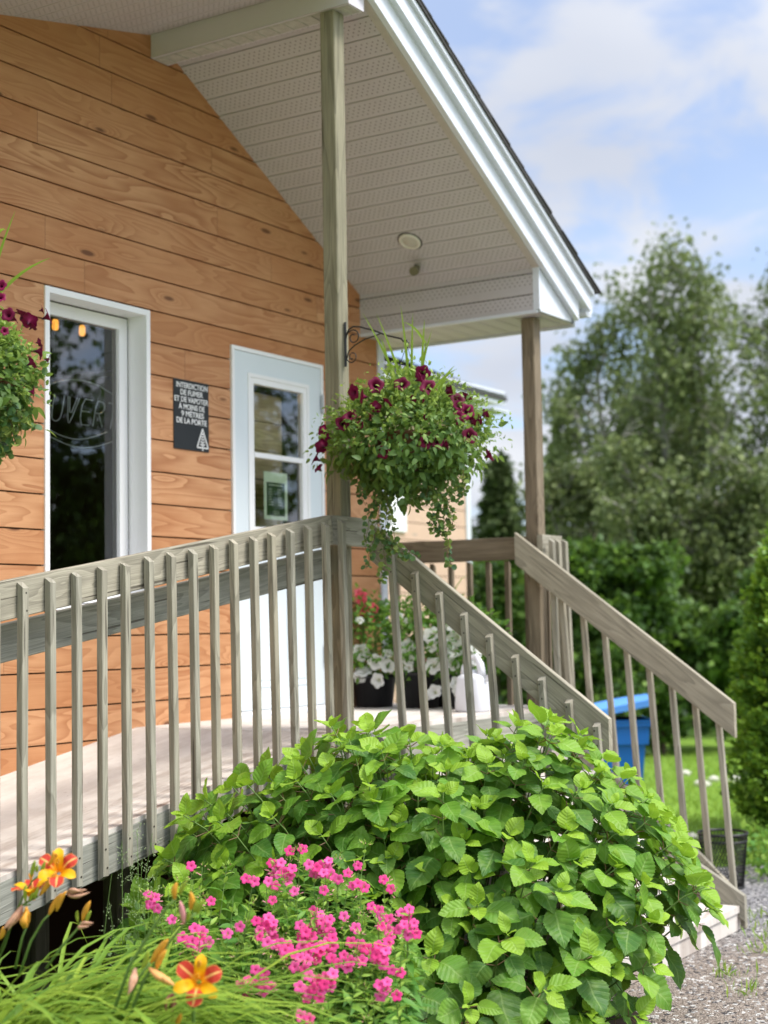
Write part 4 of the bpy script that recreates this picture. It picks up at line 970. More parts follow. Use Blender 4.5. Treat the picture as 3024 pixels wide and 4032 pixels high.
# ------------------------------------------------------------------ daylilies
def z2(x,y): return (x*.3014,3300+y*.3014)
def z3(x,y): return (500+x*.3014,3400+y*.3014)
T_PET=leaf_template(10,3,.50,.0,-.25,.0,'petal')
def lily_flower(parent,px,py,d,face,size=.058,roll=0.0,close=0.0):
    c=np.array(at(px,py,d)); f=unit(np.array(face,float)); u0=unit(np.cross(f,[0,0,1.0])); v0=np.cross(f,u0)
    V,Q,U=T_PET
    for ring_,w,tint in ((0,.60,0.0),(1,.86,1.0)):
        for k in range(3):
            a=roll+k*2.0944+ring_*1.0472; rad=u0*math.cos(a)+v0*math.sin(a); tan=np.cross(f,rad)
            mbv=[];mm=MB()
            cl=close
            for (x,y,z),(uu,vv) in zip(V,U):
                t=y; # path: tube then flare and recurve
                r_=(.10+ (t*1.05)**1.5*1.0)*(1-cl*.6); h_=-.75+1.35*t-.95*max(0,t-.55)**1.6*1.9
                ruf=.05*math.sin(vv*22+k)*abs(uu*2-1)**2 if ring_ else 0
                mbv.append(c+size*(rad*r_+f*(h_+ruf+.20*abs(x)*(1.0))+tan*x*w/.5*.95))
            me=bpy.data.meshes.new('petal'); me.from_pydata([tuple(p) for p in mbv],[],[tuple(q) for q in Q]); me.update()
            me.polygons.foreach_set('use_smooth',[True]*len(me.polygons))
            at_=me.attributes.new('lf','FLOAT_COLOR','POINT')
            for i in range(len(V)): at_.data[i].color=(U[i][0],U[i][1],tint,1)
            link('petal' if ring_ else 'sepal',me,LILYP,parent)
    mb=MB()
    for k in range(6):
        a=k*1.05; e=c+size*(f*.75+u0*.14*math.cos(a)+v0*(.14*math.sin(a)-.12)); mb.tube([tuple(c-f*size*.5),tuple(c+f*size*.2+ (e-c)*.2),tuple(e)],[.0012,.001,.0016],4)
    mb.build('stamens',ORB,parent)
    return c-f*size*.75
def bud(parent,a,b,d,m,r=.0075,name='bud'):
    p=np.array(at(*a,d)); q=np.array(at(*b,d-.02)); n=8; mb=MB()
    prof=[.35,.7,.95,1,.98,.85,.55,.15]
    mb.tube(sag(p,q,n,tuple(RG.normal(size=3)*.003)),[r*x for x in prof],7); mb.build(name,m,parent,True); return p
def wilt(parent,a,b,d,m=WILT,r=.009):
    p=np.array(at(*a,d)); q=np.array(at(*b,d-.03)); n=9
    for k in range(3):
        mb=MB(); off=RG.normal(size=3)*.006
        mb.tube([tuple(np.array(s_)+off*i/8) for i,s_ in enumerate(sag(p,q,n,tuple(RG.normal(size=3)*.008)))],[r*x*rnd.uniform(.8,1.1) for x in (.35,.6,.75,.9,1,.9,.7,.45,.12)],5); mb.build('wilted_petal',m,parent,True)
def scape(parent,pts,d,r=.0038):
    P=[tuple(at(x,y,d+(y-3400)/600*.05)) for x,y in pts]; mb=MB(); mb.tube(P,[r*(1.15-.4*i/(len(P)-1)) for i in range(len(P))],6); mb.build('flower_stalk',STEM,parent,True)
DL=thing('daylily_plant','daylily clump at the left edge with two open red and yellow flowers','flowering plant',tuple(cs(-1.35,4.5)),'daylilies in the flower bed')
d1=4.45
lily_flower(DL,*z2(755,395),d1,-FV*.85+SV*.1+np.array([0,0,.55]),.052,.5)
lily_flower(DL,*z2(410,640),d1+.03,-FV*.15-SV*.1+np.array([0,0,1.0]),.052,.2)
for a,b,m,r in (((520,750),(740,430),ORB,.0085),((640,1000),(800,720),ORB,.0085),((740,950),(872,690),ORB,.0085),((1075,1085),(1180,822),ORB,.0085),((1020,1110),(1018,955),GRB,.005),((1120,1110),(1190,950),GRB,.006),
 ((335,830),(345,600),GRB,.006),((408,500),(460,288),GRB,.0065),((488,440),(490,345),GRB,.005),((545,450),(592,300),GRB,.006),((620,360),(690,165),ORB,.007),((690,300),(735,205),ORB,.006),((380,820),(440,720),GRB,.006),((440,780),(500,640),GRB,.006),((0,1320),(40,1155),ORB,.008)):
    bud(DL,z2(*a),z2(*b),d1,m,r)
wilt(DL,z2(290,880),z2(70,1235),d1,WILT,.010); wilt(DL,z2(350,1150),z2(350,910),d1,ORB,.013); wilt(DL,z2(880,740),z2(1150,712),d1,WILT,.006); wilt(DL,z2(1060,1160),z2(1165,1130),d1,WILT,.007)
for b_ in ((500,760),(400,870)): scape(DL,[z2(0,1500),z2(150,1130),z2(280,880),z2(*b_)],d1)
scape(DL,[z2(-100,1750),z2(60,1400),z2(160,1100),z2(300,760),z2(420,560),z2(600,430)],d1+.02,.003)
scape(DL,[z2(250,1800),z2(400,1350),z2(560,1080),z2(650,990)],d1); scape(DL,[z2(600,1700),z2(820,1400),z2(1000,1200),z2(1060,1100)],d1); scape(DL,[z2(200,1700),z2(290,1300),z2(350,1150)],d1)
DM=thing('daylily_plant','daylily clump in the foreground with one open red and yellow flower low in the grass','flowering plant',tuple(cs(-.85,4.25)),'daylilies in the flower bed')
d2=4.12
lily_flower(DM,*z3(925,1530),d2,-FV*1.0+SV*.05+np.array([0,0,.30]),.058,.35)
for a,b,m,r in (((625,470),(655,250),ORB,.0085),((690,415),(795,205),GRB,.006),((740,790),(692,490),PKB,.0085),((828,610),(828,365),ORB,.0085),((880,630),(908,460),GRB,.006),((920,655),(1022,470),GRB,.007),((312,1295),(538,990),ORB,.010),((390,1375),(518,1125),ORB,.009),((200,1370),(270,1140),GRB,.008),((785,750),(822,635),GRB,.006),((930,1360),(945,1262),ORB,.006),((585,2110),(630,1985),GRB,.007),((640,2110),(710,1960),ORB,.007)):
    bud(DM,z3(*a),z3(*b),d2,m,r)
wilt(DM,z3(110,1370),z3(20,1740),d2,WILT,.010); wilt(DM,z3(290,1360),z3(600,1590),d2,simple('fading_orange_petal',(.75,.36,.12),.6),.010); wilt(DM,z3(600,1700),z3(572,1930),d2,simple('brown_withered',(.25,.10,.06),.8),.006)
scape(DM,[z3(-300,2300),z3(30,1350),z3(330,860),z3(530,560),z3(640,455)],d2,.0042); scape(DM,[z3(-50,2200),z3(220,1530),z3(560,1020),z3(770,760),z3(900,650)],d2,.0042)
scape(DM,[z3(870,2500),z3(868,1800),z3(900,1640)],d2,.0055); scape(DM,[z3(-60,2000),z3(150,1500),z3(300,1300)],d2,.004); scape(DM,[z3(560,2400),z3(600,2100)],d2,.004)
# strap leaves
def blades(parent,n,cen,spread,toward,length,seed,tall=1.0,hmax=.62):
    R=np.random.default_rng(seed); V=[];Q=[];U=[]; T=[]
    k=9
    for i in range(n):
        b=cen+np.array([R.normal()*spread,R.normal()*spread,0]); b[2]=GZ+.0
        dr=unit(toward+R.normal(size=3)*np.array([.75,.75,0])); dr[2]=0; dr=unit(dr)
        L=length*R.uniform(.65,1.15); w=R.uniform(.006,.0115); H=hmax*R.uniform(.7,1.05)*tall; fall=R.uniform(.15,.75); tn=R.uniform(.1,1)
        side=np.cross(dr,[0,0,1]); kink=R.uniform(.5,.9) if R.uniform()<.12 else 9
        for j in range(k):
            t=j/(k-1); 
            x=L*(t**1.25)*(.55+.45*t); z=H*(1.9*t-(1.05+fall*.55)*t*t)
            if t>kink: z-= (t-kink)*.5
            p=b+dr*x+np.array([0,0,z])+side*math.sin(t*3+i)*.02
            ww=w*min(1,.45+t*3)*min(1,(1-t)*2.6+.03)
            nv=unit(side+np.array([0,0,R.normal()*.03]))
            V+=[p-nv*ww,p+np.array([0,0,-ww*.45]),p+nv*ww]; U+=[(0,t),(.5,t),(1,t)]; T+=[tn]*3
        o=len(V)-3*k
        for j in range(k-1):
            a=o+j*3; Q+=[(a,a+1,a+4,a+3),(a+1,a+2,a+5,a+4)]
    me=bpy.data.meshes.new('foliage'); me.from_pydata([tuple(p) for p in V],[],Q); me.update(); me.polygons.foreach_set('use_smooth',[True]*len(me.polygons))
    at_=me.attributes.new('lf','FLOAT_COLOR','POINT'); C=np.ones((len(V),4)); C[:,:2]=np.array(U); C[:,2]=T; at_.data.foreach_set('color',C.astype(np.float32).ravel())
    return link('foliage',me,LILYF,parent)
blades(DL,520,cs(-1.12,4.45),.19,SV*.9,.85,5,1.0,.94)
blades(DM,700,cs(-1.05,4.2),.20,SV*1.3,1.0,6,1.0,.62)
# weed
WD=thing('tall_weed','pale green wispy weed with tiny seed heads growing between the rim board and the phlox','weed',tuple(cs(-.95,5.2)))
lP=[];lD=[];lN=[];lS=[];lT=[]; sm=MB(); sb=MB()
wb=cs(-.93,5.15)
for px,py in ((540,3260),(600,3280),(480,3310),(510,3400),(440,3440),(620,3430),(560,3380),(430,3550),(640,3560)):
    T=np.array(at(px,py,5.15)); path=sag(wb+RG.normal(size=3)*np.array([.02,.02,0]),T,8,tuple(RG.normal(size=3)*.02)); sm.tube(path,[.0026-.0018*i/7 for i in range(8)],4)
    for j in range(26):
        u=.45+.55*rnd.random(); i=min(6,int(u*7)); p=np.array(path[i])*(1-(u*7-i))+np.array(path[i+1])*(u*7-i); d=unit(RG.normal(size=3)+np.array([0,0,.5]))
        e=p+d*rnd.uniform(.01,.04); sm.tube([tuple(p),tuple(e)],.0006,3,False)
        if u>.75 or rnd.random()<.4:
            for _ in range(4): q=e+RG.normal(size=3)*.006; sb.tube([tuple(q),tuple(q+np.array([0,0,.0025]))],.0016,4)
        else: lP.append(e);lD.append(d);lN.append(RG.normal(size=3)+np.array([0,0,1]));lS.append(rnd.uniform(.018,.035));lT.append(rnd.uniform(.2,.9))
scatter('leaves',T_SMALL,lP,lD,lN,lS,lT,WEEDF,WD); sm.build('stems',STEM,WD); tag(sb.build('seed_heads',simple('pale_seed',(.42,.52,.26),.7),WD),kind='stuff')
# ------------------------------------------------------------------ hanging baskets
def basket(label,c,R,fl,vines,spikes,nl,hook,seed=1):
    c=np.array(c,float); o=thing('hanging_basket',label,'flower basket',tuple(c-np.array([0,0,.2])),'hanging flower baskets')
    R_=np.random.default_rng(seed)
    MB().lathe([(.0001,-.17),(.09,-.17),(.14,-.06),(.155,.03),(.165,.035),(.16,.02),(.145,.0),(.001,.0)],tuple(c+np.array([0,0,-.03])),20).build('pot',simple('terracotta_brown_pot',(.16,.07,.035),.7),o,True)
    mb=MB()
    for k in range(3):
        a=k*2.09+.4; mb.tube([(c[0]+.155*math.cos(a),c[1]+.155*math.sin(a),c[2]),tuple(hook)],.0016,4)
    mb.build('hanger',BLACKM,o)
    n=nl; d=unit(R_.normal(size=(n,3))); d[:,2]=np.where(d[:,2]<-.45,d[:,2]*.92,d[:,2]); rr=R_.uniform(.42,1.0,n)**.6
    P=c+d*rr[:,None]*np.array(R); 
    ang=np.arctan2(d[:,1],d[:,0]); lump=1+.10*np.sin(ang*3+seed)+.09*np.sin(ang*5+d[:,2]*6)+.11*R_.normal(size=n)+.10*np.sin(ang*2+1+seed)*np.sin(d[:,2]*4)
    P=c+(P-c)*lump[:,None]
    u_=(P[:,2]-c[2])/R[2]; tp=np.where(u_>0,1-.42*np.clip(u_,0,1.2)**1.2,1-.40*np.clip(-u_,0,1.2)**1.5); P[:,:2]=c[:2]+(P[:,:2]-c[:2])*tp[:,None]
    up=(P[:,2]-c[2])/R[2]; D=unit(d*1.0+R_.normal(size=(n,3))*.7+np.array([0,0,.15])); D[:,2]-=np.where(up<-.1,.6,0)
    small=(rr>.8)&(up>-.25)
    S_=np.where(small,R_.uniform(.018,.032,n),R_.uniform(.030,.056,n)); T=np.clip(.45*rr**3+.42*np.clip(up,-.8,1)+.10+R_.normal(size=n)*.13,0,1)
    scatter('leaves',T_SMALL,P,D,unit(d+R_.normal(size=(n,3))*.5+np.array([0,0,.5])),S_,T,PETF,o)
    # sprigs poking out, with little narrow calyx leaves
    lP=[];lD=[];lT=[];lS=[]; sm=MB()
    for i in range(int(nl/34)):
        dd=unit(R_.normal(size=3)+np.array([0,0,.35])); 
        if dd[2]<-.3: continue
        p=c+dd*np.array(R)*.7; e=c+dd*np.array(R)*R_.uniform(.85,1.04)*np.array([1,1,.9])+np.array([0,0,R_.uniform(0,.02)]); sm.tube([tuple(p),tuple((p+e)/2+np.array([0,0,.012])),tuple(e)],[.0016,.0013,.0009],4)
        for j in range(16):
            u=R_.uniform(.3,1); q=p+(e-p)*u; lP.append(q); lD.append(unit(dd+R_.normal(size=3)*.9)); lT.append(R_.uniform(.75,1)); lS.append(R_.uniform(.012,.024))
    scatter('sprigs',T_LANCE,lP,lD,R_.normal(size=(len(lP),3)),lS,lT,PETF,o,wscale=np.full(len(lP),1.3)); sm.build('stems',STEM,o)
    for px,py,dep,sz,sd in fl:
        q=np.array(at(px,py,dep)); nv=-FV*1.0+(q-c)*2.0*np.array([1,1,.6])+R_.normal(size=3)*.35
        if sd: nv=SV*sd+FV*.2+np.array([0,0,.25])+R_.normal(size=3)*.2
        flowers('flower',T_PETU,np.array([q]),np.array([nv]),[sz],[R_.uniform(0,1)],PETP,o)
    # trailing strands with round leaves
    lP=[];lD=[];lS=[];lT=[];sm=MB();lN=[]
    for pts in vines:
        path=[np.array(at(*p)) for p in pts]; Q=[]
        for i in range(len(path)-1):
            for u in (0,.25,.5,.75): Q.append(path[i]*(1-u)+path[i+1]*u+R_.normal(size=3)*.005)
        Q.append(path[-1]); sm.tube([tuple(q) for q in Q],.0013,4)
        for i in range(len(Q)-1):
            for j in range(3):
                q=Q[i]*(1-j/3)+Q[i+1]*j/3
                for sd in (0,1):
                    dd=unit(np.append(R_.normal(size=2),R_.uniform(-.6,.25))); lP.append(q+dd*.006); lD.append(dd); lN.append(R_.normal(size=3)*.5-FV*.8+np.array([0,0,.3])); lS.append(R_.uniform(.016,.030)); lT.append(R_.uniform(0,.95))
    if lP: scatter('trailing_leaves',T_ROUND,lP,lD,lN,lS,lT,VINEF,o); sm.build('trailing_stems',REDSTEM,o)
    # grass spikes
    V=[];Q=[];U=[]
    for (x0,y0,x1,y1,dep) in spikes:
        p=np.array(at(x0,y0,dep)); q=np.array(at(x1,y1,dep-.05)); sidev=unit(np.cross(q-p,FV))
        for j in range(7):
            t=j/6; r=.0075*min(1,.5+t*2)*(1-t)**.7+.0003; m_=p*(1-t)+q*t+np.array([0,0,.02*math.sin(math.pi*t)]); V+=[m_-sidev*r,m_+FV*r*.5,m_+sidev*r]; U+=[(0,t),(.5,t),(1,t)]
        b=len(V)-21
        for j in range(6): a=b+3*j; Q+=[(a,a+1,a+4,a+3),(a+1,a+2,a+5,a+4)]
    me=bpy.data.meshes.new('spike_leaves'); me.from_pydata([tuple(p) for p in V],[],Q); me.update()
    at_=me.attributes.new('lf','FLOAT_COLOR','POINT'); C=np.ones((len(V),4)); C[:,:2]=np.array(U); C[:,2]=.7; at_.data.foreach_set('color',C.astype(np.float32).ravel()); link('spike_leaves',me,LILYF,o)
    return o
def c4(x,y): return (1150+x*.66305,1200+y*.66305)
FL=[(a,b,c*1.18,d) for a,b,c,d in [(500,478,.036,0),(362,520,.034,0),(412,545,.032,-.6),(650,470,.034,0),(775,405,.034,0),(768,440,.03,.5),(810,488,.036,0),(340,655,.032,0),(295,705,.032,0),(985,565,.032,0),(990,598,.024,0),(1040,635,.034,0),(1118,680,.024,.8),(1152,650,.026,1),(935,510,.026,.7),(1040,540,.026,.7),(1055,777,.034,0),(798,815,.028,0),(865,812,.030,0),(918,828,.026,.8),(540,872,.030,0),(172,838,.032,-.6),(135,910,.030,-.8),(155,968,.024,-.8),(180,745,.026,-.6),(205,785,.024,-.6),(1175,892,.030,.8),(475,658,.026,.4),(498,605,.026,.5),(568,580,.026,.6),(780,655,.024,.5),(1075,688,.022,.6),(985,660,.022,0),(405,710,.018,0),(720,555,.02,.4),(785,555,.022,.5),(1000,700,.018,0)]]
BC=at(1602,1715,7.25)
def dfr(px,py,c=(1602,1745),R=325,dc=7.25,a=.33):
    q=1-((px-c[0])/R)**2-((py-c[1])/300)**2; return dc-a*math.sqrt(max(0,q))*.95-.04
fl=[(*c4(x,y),dfr(*c4(x,y)),s,sd) for x,y,s,sd in FL]
vin=[[(1500,1960,7.1),(1490,2060,7.08),(1465,2150,7.06),(1440,2240,7.05)],[(1520,1950,7.1),(1520,2080,7.07),(1510,2200,7.05),(1500,2300,7.04)],[(1480,1960,7.12),(1450,2040,7.1),(1440,2160,7.1)],[(1530,2000,7.1),(1550,2120,7.05),(1540,2190,7.05)],
 [(1500,2100,7.05),(1560,2170,7.03),(1620,2200,7.02)],[(1640,2190,7.0),(1520,2120,7.05)],
 [(1700,1960,7.0),(1700,2050,7.0),(1712,2100,7.0)],[(1740,1940,7.0),(1745,2040,7.0),(1762,2130,7.0),(1770,2240,7.0)],[(1760,1950,7.0),(1775,2020,7.0),(1785,2090,7.0)],[(1720,1980,7.02),(1725,2060,7.0),(1740,2110,7.0)],[(1800,1900,7.0),(1805,1980,7.0)],[(1830,1850,7.0),(1820,1960,7.0)],[(1690,1900,7.1),(1680,1990,7.1)],[(1410,1900,7.1),(1440,1990,7.1)]]
spk=[(1590,1560,1428,1233,7.2),(1600,1560,1482,1235,7.15),(1610,1500,1578,1203,7.2),(1620,1520,1625,1230,7.2),(1660,1480,1672,1255,7.15),(1640,1560,1700,1300,7.2),(1675,1350,1590,1268,7.2),(1690,1560,1800,1452,7.0),(1560,1600,1540,1420,7.2),(1590,1600,1575,1450,7.2),(1720,1560,1790,1440,7.05),(1655,1560,1680,1330,7.2),(1550,1520,1500,1330,7.2)]
BASK=basket('full hanging basket of dark burgundy petunias with trailing vines beside the tall porch post',BC,(.42,.42,.32),fl,vin,spk,5600,at(1602,1357,7.25),3)
# second set of hanging mass below
HK=thing('scroll_bracket','black wrought iron scroll bracket screwed to the tall post and carrying the flower basket','bracket',(-.60,-1.21,1.87))
hx=-.603
mb=MB(); mb.tube([(hx,-1.215,1.985),(hx,-1.215,1.765)],.0065,8); mb.build('back_bar',BLACKM,HK)
e=at(1602,1357,7.25)
mb=MB(); mb.tube([(hx,-1.222,1.92),(hx,-1.235,1.945),(hx,-1.262,1.958),(hx,-1.30,1.952),(hx,-1.38,1.925),(hx,-1.46,1.89),(hx,-1.54,1.865),(e.x,e.y+.02,e.z+.018),(e.x,e.y,e.z+.02),(e.x,e.y-.01,e.z+.005),(e.x,e.y,e.z)],.0042,8); mb.build('arm',BLACKM,HK,True)
def spiral(cy,cz,r0,turns,a0,dirn):
    P=[]; n=26
    for i in range(n): t=i/(n-1); a=a0+dirn*turns*2*math.pi*t; r=r0*(1-.72*t); P.append((hx,cy+r*math.cos(a),cz+r*math.sin(a)))
    return P
mb=MB(); mb.tube(spiral(-1.262,1.905,.042,1.35,0,1),.0032,6); mb.build('scroll',BLACKM,HK,True)
mb=MB(); mb.tube([(hx,-1.222,1.805),(hx,-1.235,1.84),(hx,-1.27,1.865),(hx,-1.33,1.888),(hx,-1.39,1.898),(hx,-1.42,1.905)],.0032,6); mb.tube(spiral(-1.253,1.81,.032,1.3,0,-1),.0028,6); mb.build('scroll',BLACKM,HK,True)
# left basket
LB=at(-120,1500,5.35)
def z6(x,y): return (x*.384,1000+y*.384)
fl2=[(*z6(x,y),5.15+dz,s,sd) for x,y,dz,s,sd in ((245,610,0,.030,.3),(300,680,0,.032,.2),(335,740,0,.020,.3),(160,660,.1,.022,.9),(80,620,0,.026,0),(505,640,0,.030,1),(440,575,0,.016,1),(425,1000,0,.030,1),(335,1110,0,.026,.4),(350,1415,0,.022,1),(500,1090,.05,.018,1),(8,320,0,.022,0),(5,440,0,.02,0),(405,905,0,.016,.8),(50,790,-.05,.016,0))]
vin2=[[z6(100,1520)+(5.2,),z6(110,1680)+(5.2,),z6(130,1860)+(5.2,),z6(150,1960)+(5.2,)],[z6(150,1560)+(5.2,),z6(190,1660)+(5.2,),z6(260,1730)+(5.2,),z6(330,1760)+(5.2,)],[z6(20,1600)+(5.2,),z6(-20,1800)+(5.2,),z6(20,2000)+(5.2,),z6(70,2070)+(5.2,)],[z6(0,1600)+(5.2,),z6(30,1760)+(5.2,)]]
spk2=[(*z6(-60,460),*z6(515,40),5.25),(*z6(-60,-100),*z6(60,-250),5.25),(-60,1200,60,830,5.3),(-150,1250,-80,800,5.3)]
basket('hanging petunia basket at the left edge in front of the tall window',LB,(.245,.245,.28),fl2,vin2,spk2,3800,at(-120,1190,5.35),9)
HK2=thing('scroll_bracket','iron bracket on the far left post outside the window','bracket',(-3.6,-1.21,2.1))
e=at(-120,1190,5.35); mb=MB(); mb.tube([(-3.6,-1.21,e.z-.1),(-3.6,-1.21,e.z+.15)],.007,8); mb.tube([(-3.6,-1.215,e.z+.08),((-3.6+e.x)/2,(e.y-1.21)/2,e.z+.10),tuple(e)],.005,8); mb.build('arm',BLACKM,HK2)
# ------------------------------------------------------------------ potted flowers on the landing
def potplant(label,c,H,R,n,fl,fm,potr=.14,poth=.20,pot=True,group='potted flowers on the landing'):
    o=thing('potted_plant',label,'potted plant',(c[0],c[1],0),group); R_=np.random.default_rng(int(abs(c[1])*1000))
    MB().lathe([(.0001,.0),(potr*.8,.0),(potr,poth),(potr*1.05,poth),(potr*1.05,poth-.02),(potr*.9,poth-.02),(.001,poth-.02)],(c[0],c[1],0.0),20).build('pot',simple('black_pot_plastic',(.015,.015,.017),.4),o,True)
    cz=poth+H*.5; d=unit(R_.normal(size=(n,3))); rr=R_.uniform(.4,1,n)**.5
    P=np.array([c[0],c[1],cz])+d*rr[:,None]*np.array([R,R,H*.62])*(1+.12*R_.normal(size=(n,1)))
    P=P[P[:,2]>.05]; d=d[:len(P)]; n=len(P)
    scatter('leaves',T_SMALL,P,unit(d+R_.normal(size=(n,3))*.8),unit(R_.normal(size=(n,3))*.6+np.array([0,0,1])),R_.uniform(.03,.055,n),np.clip(R_.normal(.45,.25,n),0,1),SHRUBF2,o)
    for px,py,s in fl:
        q=hitx(px,py,c[0]-.16); nv=-FV+R_.normal(size=3)*.3+np.array([0,0,.2])
        flowers('flower',T_PETU,np.array([q]),np.array([nv]),[s],[R_.uniform()],fm,o)
    return o
def hitx(px,py,x):
    r=RM@Vector(((px-PCX)/F,-(py-PCY)/F,-1)); return np.array(CAM+r*((x-CAM.x)/r.x))
SHRUBF2=leaf_mat('pot_plant_leaf',(.22,.38,.05),(.10,.22,.04),(.04,.11,.025),veins=False)
def cz(x,y): return (1380+x*.4219,2300+y*.4219)
WF=lambda L:[(*cz(x,y),s) for x,y,s in L]
potplant('leftmost pot with white petunias below coral flowers against the plank wall',(1.22,-.16),.40,.24,900,WF(((100,640,.06),(115,810,.06),(90,870,.045),(85,335,.03),(240,730,.055),(250,900,.05))),WHP)
potplant('white petunias in a square black pot near the middle of the landing flowers',(1.22,-.50),.42,.24,1100,WF(((350,760,.05),(350,640,.035),(535,590,.055),(520,670,.055),(545,780,.03),(460,300,.025),(510,350,.03),(700,1040,.035),(545,725,.03))),WHP,.13,.22)
potplant('rightmost pot of large white petunias next to the white jug',(1.20,-.84),.38,.22,1000,WF(((750,470,.055),(770,500,.05),(760,590,.035),(770,760,.055),(970,600,.065),(985,500,.06),(950,540,.05),(960,740,.045),(905,380,.035),(950,400,.035),(780,1000,.05),(1000,930,.05),(1010,990,.045),(1150,600,.03),(1190,650,.03),(1150,680,.03),(1200,620,.025),(1130,730,.03),(1170,720,.03))),WHP,.12,.20)
CF=thing('coral_flower_plant','coral pink flowers rising beside the plank wall behind the balusters','flowering plant',(1.30,-.14,0))
lP=[];sm=MB()
for x,y,s in ((75,80,.03),(105,110,.038),(105,150,.035),(115,240,.038),(215,215,.03),(215,325,.03),(100,260,.03),(665,700,.04),(225,230,.03)):
    px,py=cz(x,y); q=hitx(px,py,1.18); flowers('flower',T_PHLOX,np.array([q]),np.array([-FV+np.array([0,0,.2])]),[s],[rnd.random()],REDP,CF); sm.tube([(q[0]+.02,q[1],.3),tuple(q+FV*.01)],.003,4)
    for k in range(10): lP.append(q+RG.normal(size=3)*.04+FV*.03)
sm.build('stems',STEM,CF); scatter('leaves',T_SMALL,lP,RG.normal(size=(len(lP),3)),RG.normal(size=(len(lP),3)),RG.uniform(.03,.05,len(lP)),RG.uniform(0,1,len(lP)),SHRUBF2,CF)
SPK=thing('spike_plant','arching green strap leaves rising from behind the white petunia pots','potted plant',(1.38,-.55,0))
MB().lathe([(.0001,.0),(.09,.0),(.11,.2),(.1,.2),(.001,.18)],(1.40,-.56,0),16).build('pot',simple('black_pot_plastic2',(.015,.015,.017),.4),SPK,True)
V=[];Q=[];U=[]
for i in range(26):
    a=rnd.uniform(0,6.28); d=np.array([math.cos(a),math.sin(a),0]); L=rnd.uniform(.25,.5); H=rnd.uniform(.45,.78); sdv=np.cross(d,[0,0,1])
    for j in range(8):
        t=j/7; p=np.array([1.40,-.56,.18])+d*L*t*t*.8+np.array([0,0,H*(1.5*t-.65*t*t)]); r=.009*(1-t)**.6+.0004
        V+=[p-sdv*r,p+np.array([0,0,-r*.4]),p+sdv*r]; U+=[(0,t),(.5,t),(1,t)]
    b=len(V)-24
    for j in range(7): a_=b+3*j; Q+=[(a_,a_+1,a_+4,a_+3),(a_+1,a_+2,a_+5,a_+4)]
me=bpy.data.meshes.new('strap_leaves'); me.from_pydata([tuple(p) for p in V],[],Q); at_=me.attributes.new('lf','FLOAT_COLOR','POINT'); C=np.ones((len(V),4)); C[:,:2]=np.array(U); C[:,2]=.5; at_.data.foreach_set('color',C.astype(np.float32).ravel()); link('strap_leaves',me,LILYF,SPK)
# ------------------------------------------------------------------ trees
def tree(name,label,s,t,top_px,crown_w,nleaf,ls,leafm,bark,seed,cat='tree',group=None,low=.15,kind='birch',loc=None,H=None,tr=.10,lean=0.0):
    R_=np.random.default_rng(seed); b=cs(s,t) if loc is None else np.array([loc[0],loc[1],GZ])
    if H is None: H=CA[2]+(2466-top_px)/F*t-GZ
    o=thing(name,label,cat,tuple(b),group); mb=MB(); cl=[]
    def lim(p,d,L,r,dep):
        n=5; P=[p]; dd=d
        for i in range(n):
            dd=unit(dd+R_.normal(size=3)*(.055 if dep==0 else .10)+np.array([0,0,.05 if dep<2 else -.06])); P.append(P[-1]+dd*L/n)
        mb.tube([tuple(q) for q in P],[r*(1-.13*i) for i in range(n+1)],6 if dep<2 else 4,False)
        if dep>=1:
            for q in P[2:]: cl.append((q,dep))
        if dep<3:
            m=(7,5,3)[dep] if kind!='shrub' else (6,4,3)[dep]
            for k in range(m):
                f=(low+(1-low)*(k+R_.uniform(0,.9))/m) if dep==0 else R_.uniform(.3,1); i=min(n-1,int(f*n)); q=P[i]+(P[i+1]-P[i])*(f*n-i)
                a=R_.uniform(0,6.283); out=np.array([math.cos(a),math.sin(a),0]); up=.9 if dep==0 else .45
                if dep==0: Lk=crown_w*(.55+.6*math.sin(math.pi*min(1,.25+f*.72)))*R_.uniform(.75,1.1)
                else: Lk=L*R_.uniform(.42,.62)
                lim(q,unit(out+dd*.35+np.array([0,0,up*(.7+.6*f)])),Lk,max(r*.45,.006),dep+1)
    nt_=2 if kind=='birch' else 1
    for k in range(nt_):
        d0=unit(np.array([R_.normal()*.035+lean,R_.normal()*.035,1]))
        lim(b+np.array([.12*k,-.1*k,0.0])-np.array([0,0,.03]),d0,H*(.86 if k==0 else .74),tr*(1-.15*k),0)
    C=np.array([c_[0] for c_ in cl]); wt=np.array([1. if c_[1]==1 else 1.6 for c_ in cl]); wt/=wt.sum()
    idx=R_.choice(len(C),nleaf,p=wt); sp=R_.uniform(.6,1.4,len(C))[idx]
    P=C[idx]+R_.normal(size=(nleaf,3))*np.array([.10,.10,.14])*(crown_w/1.3)*sp[:,None]
    if kind=='birch': P[:,2]-=np.abs(R_.normal(size=nleaf))*.16
    P=P[(P[:,2]>GZ+.05)&(P[:,2]<GZ+H*1.04)]; idx=idx[:len(P)]; n=len(P)
    D=unit(R_.normal(size=(n,3))+np.array([0,0,-.7])); N=unit(R_.normal(size=(n,3))*.8+np.array([0,0,.8]))
    T=np.clip(R_.normal(.45,.22,n)+(R_.uniform(-.25,.25,len(C))[idx]),0,1)
    q=MB(); 
    scatter('crown',T_QUAD,P,D,N,R_.uniform(.75,1.25,n)*ls,T,leafm,o,smooth=False)
    mb.build('trunk',bark,o,True); return o
T_QUAD=(np.array([(0,0,0),(.36,.5,.08),(0,1,0),(-.36,.5,.08)]),np.array([(0,1,2,3)]),np.array([(.5,0),(1,.5),(.5,1),(0,.5)]))
G1='birches standing beyond the lawn'
def sx(px,t): return (px-PCX)/F*t
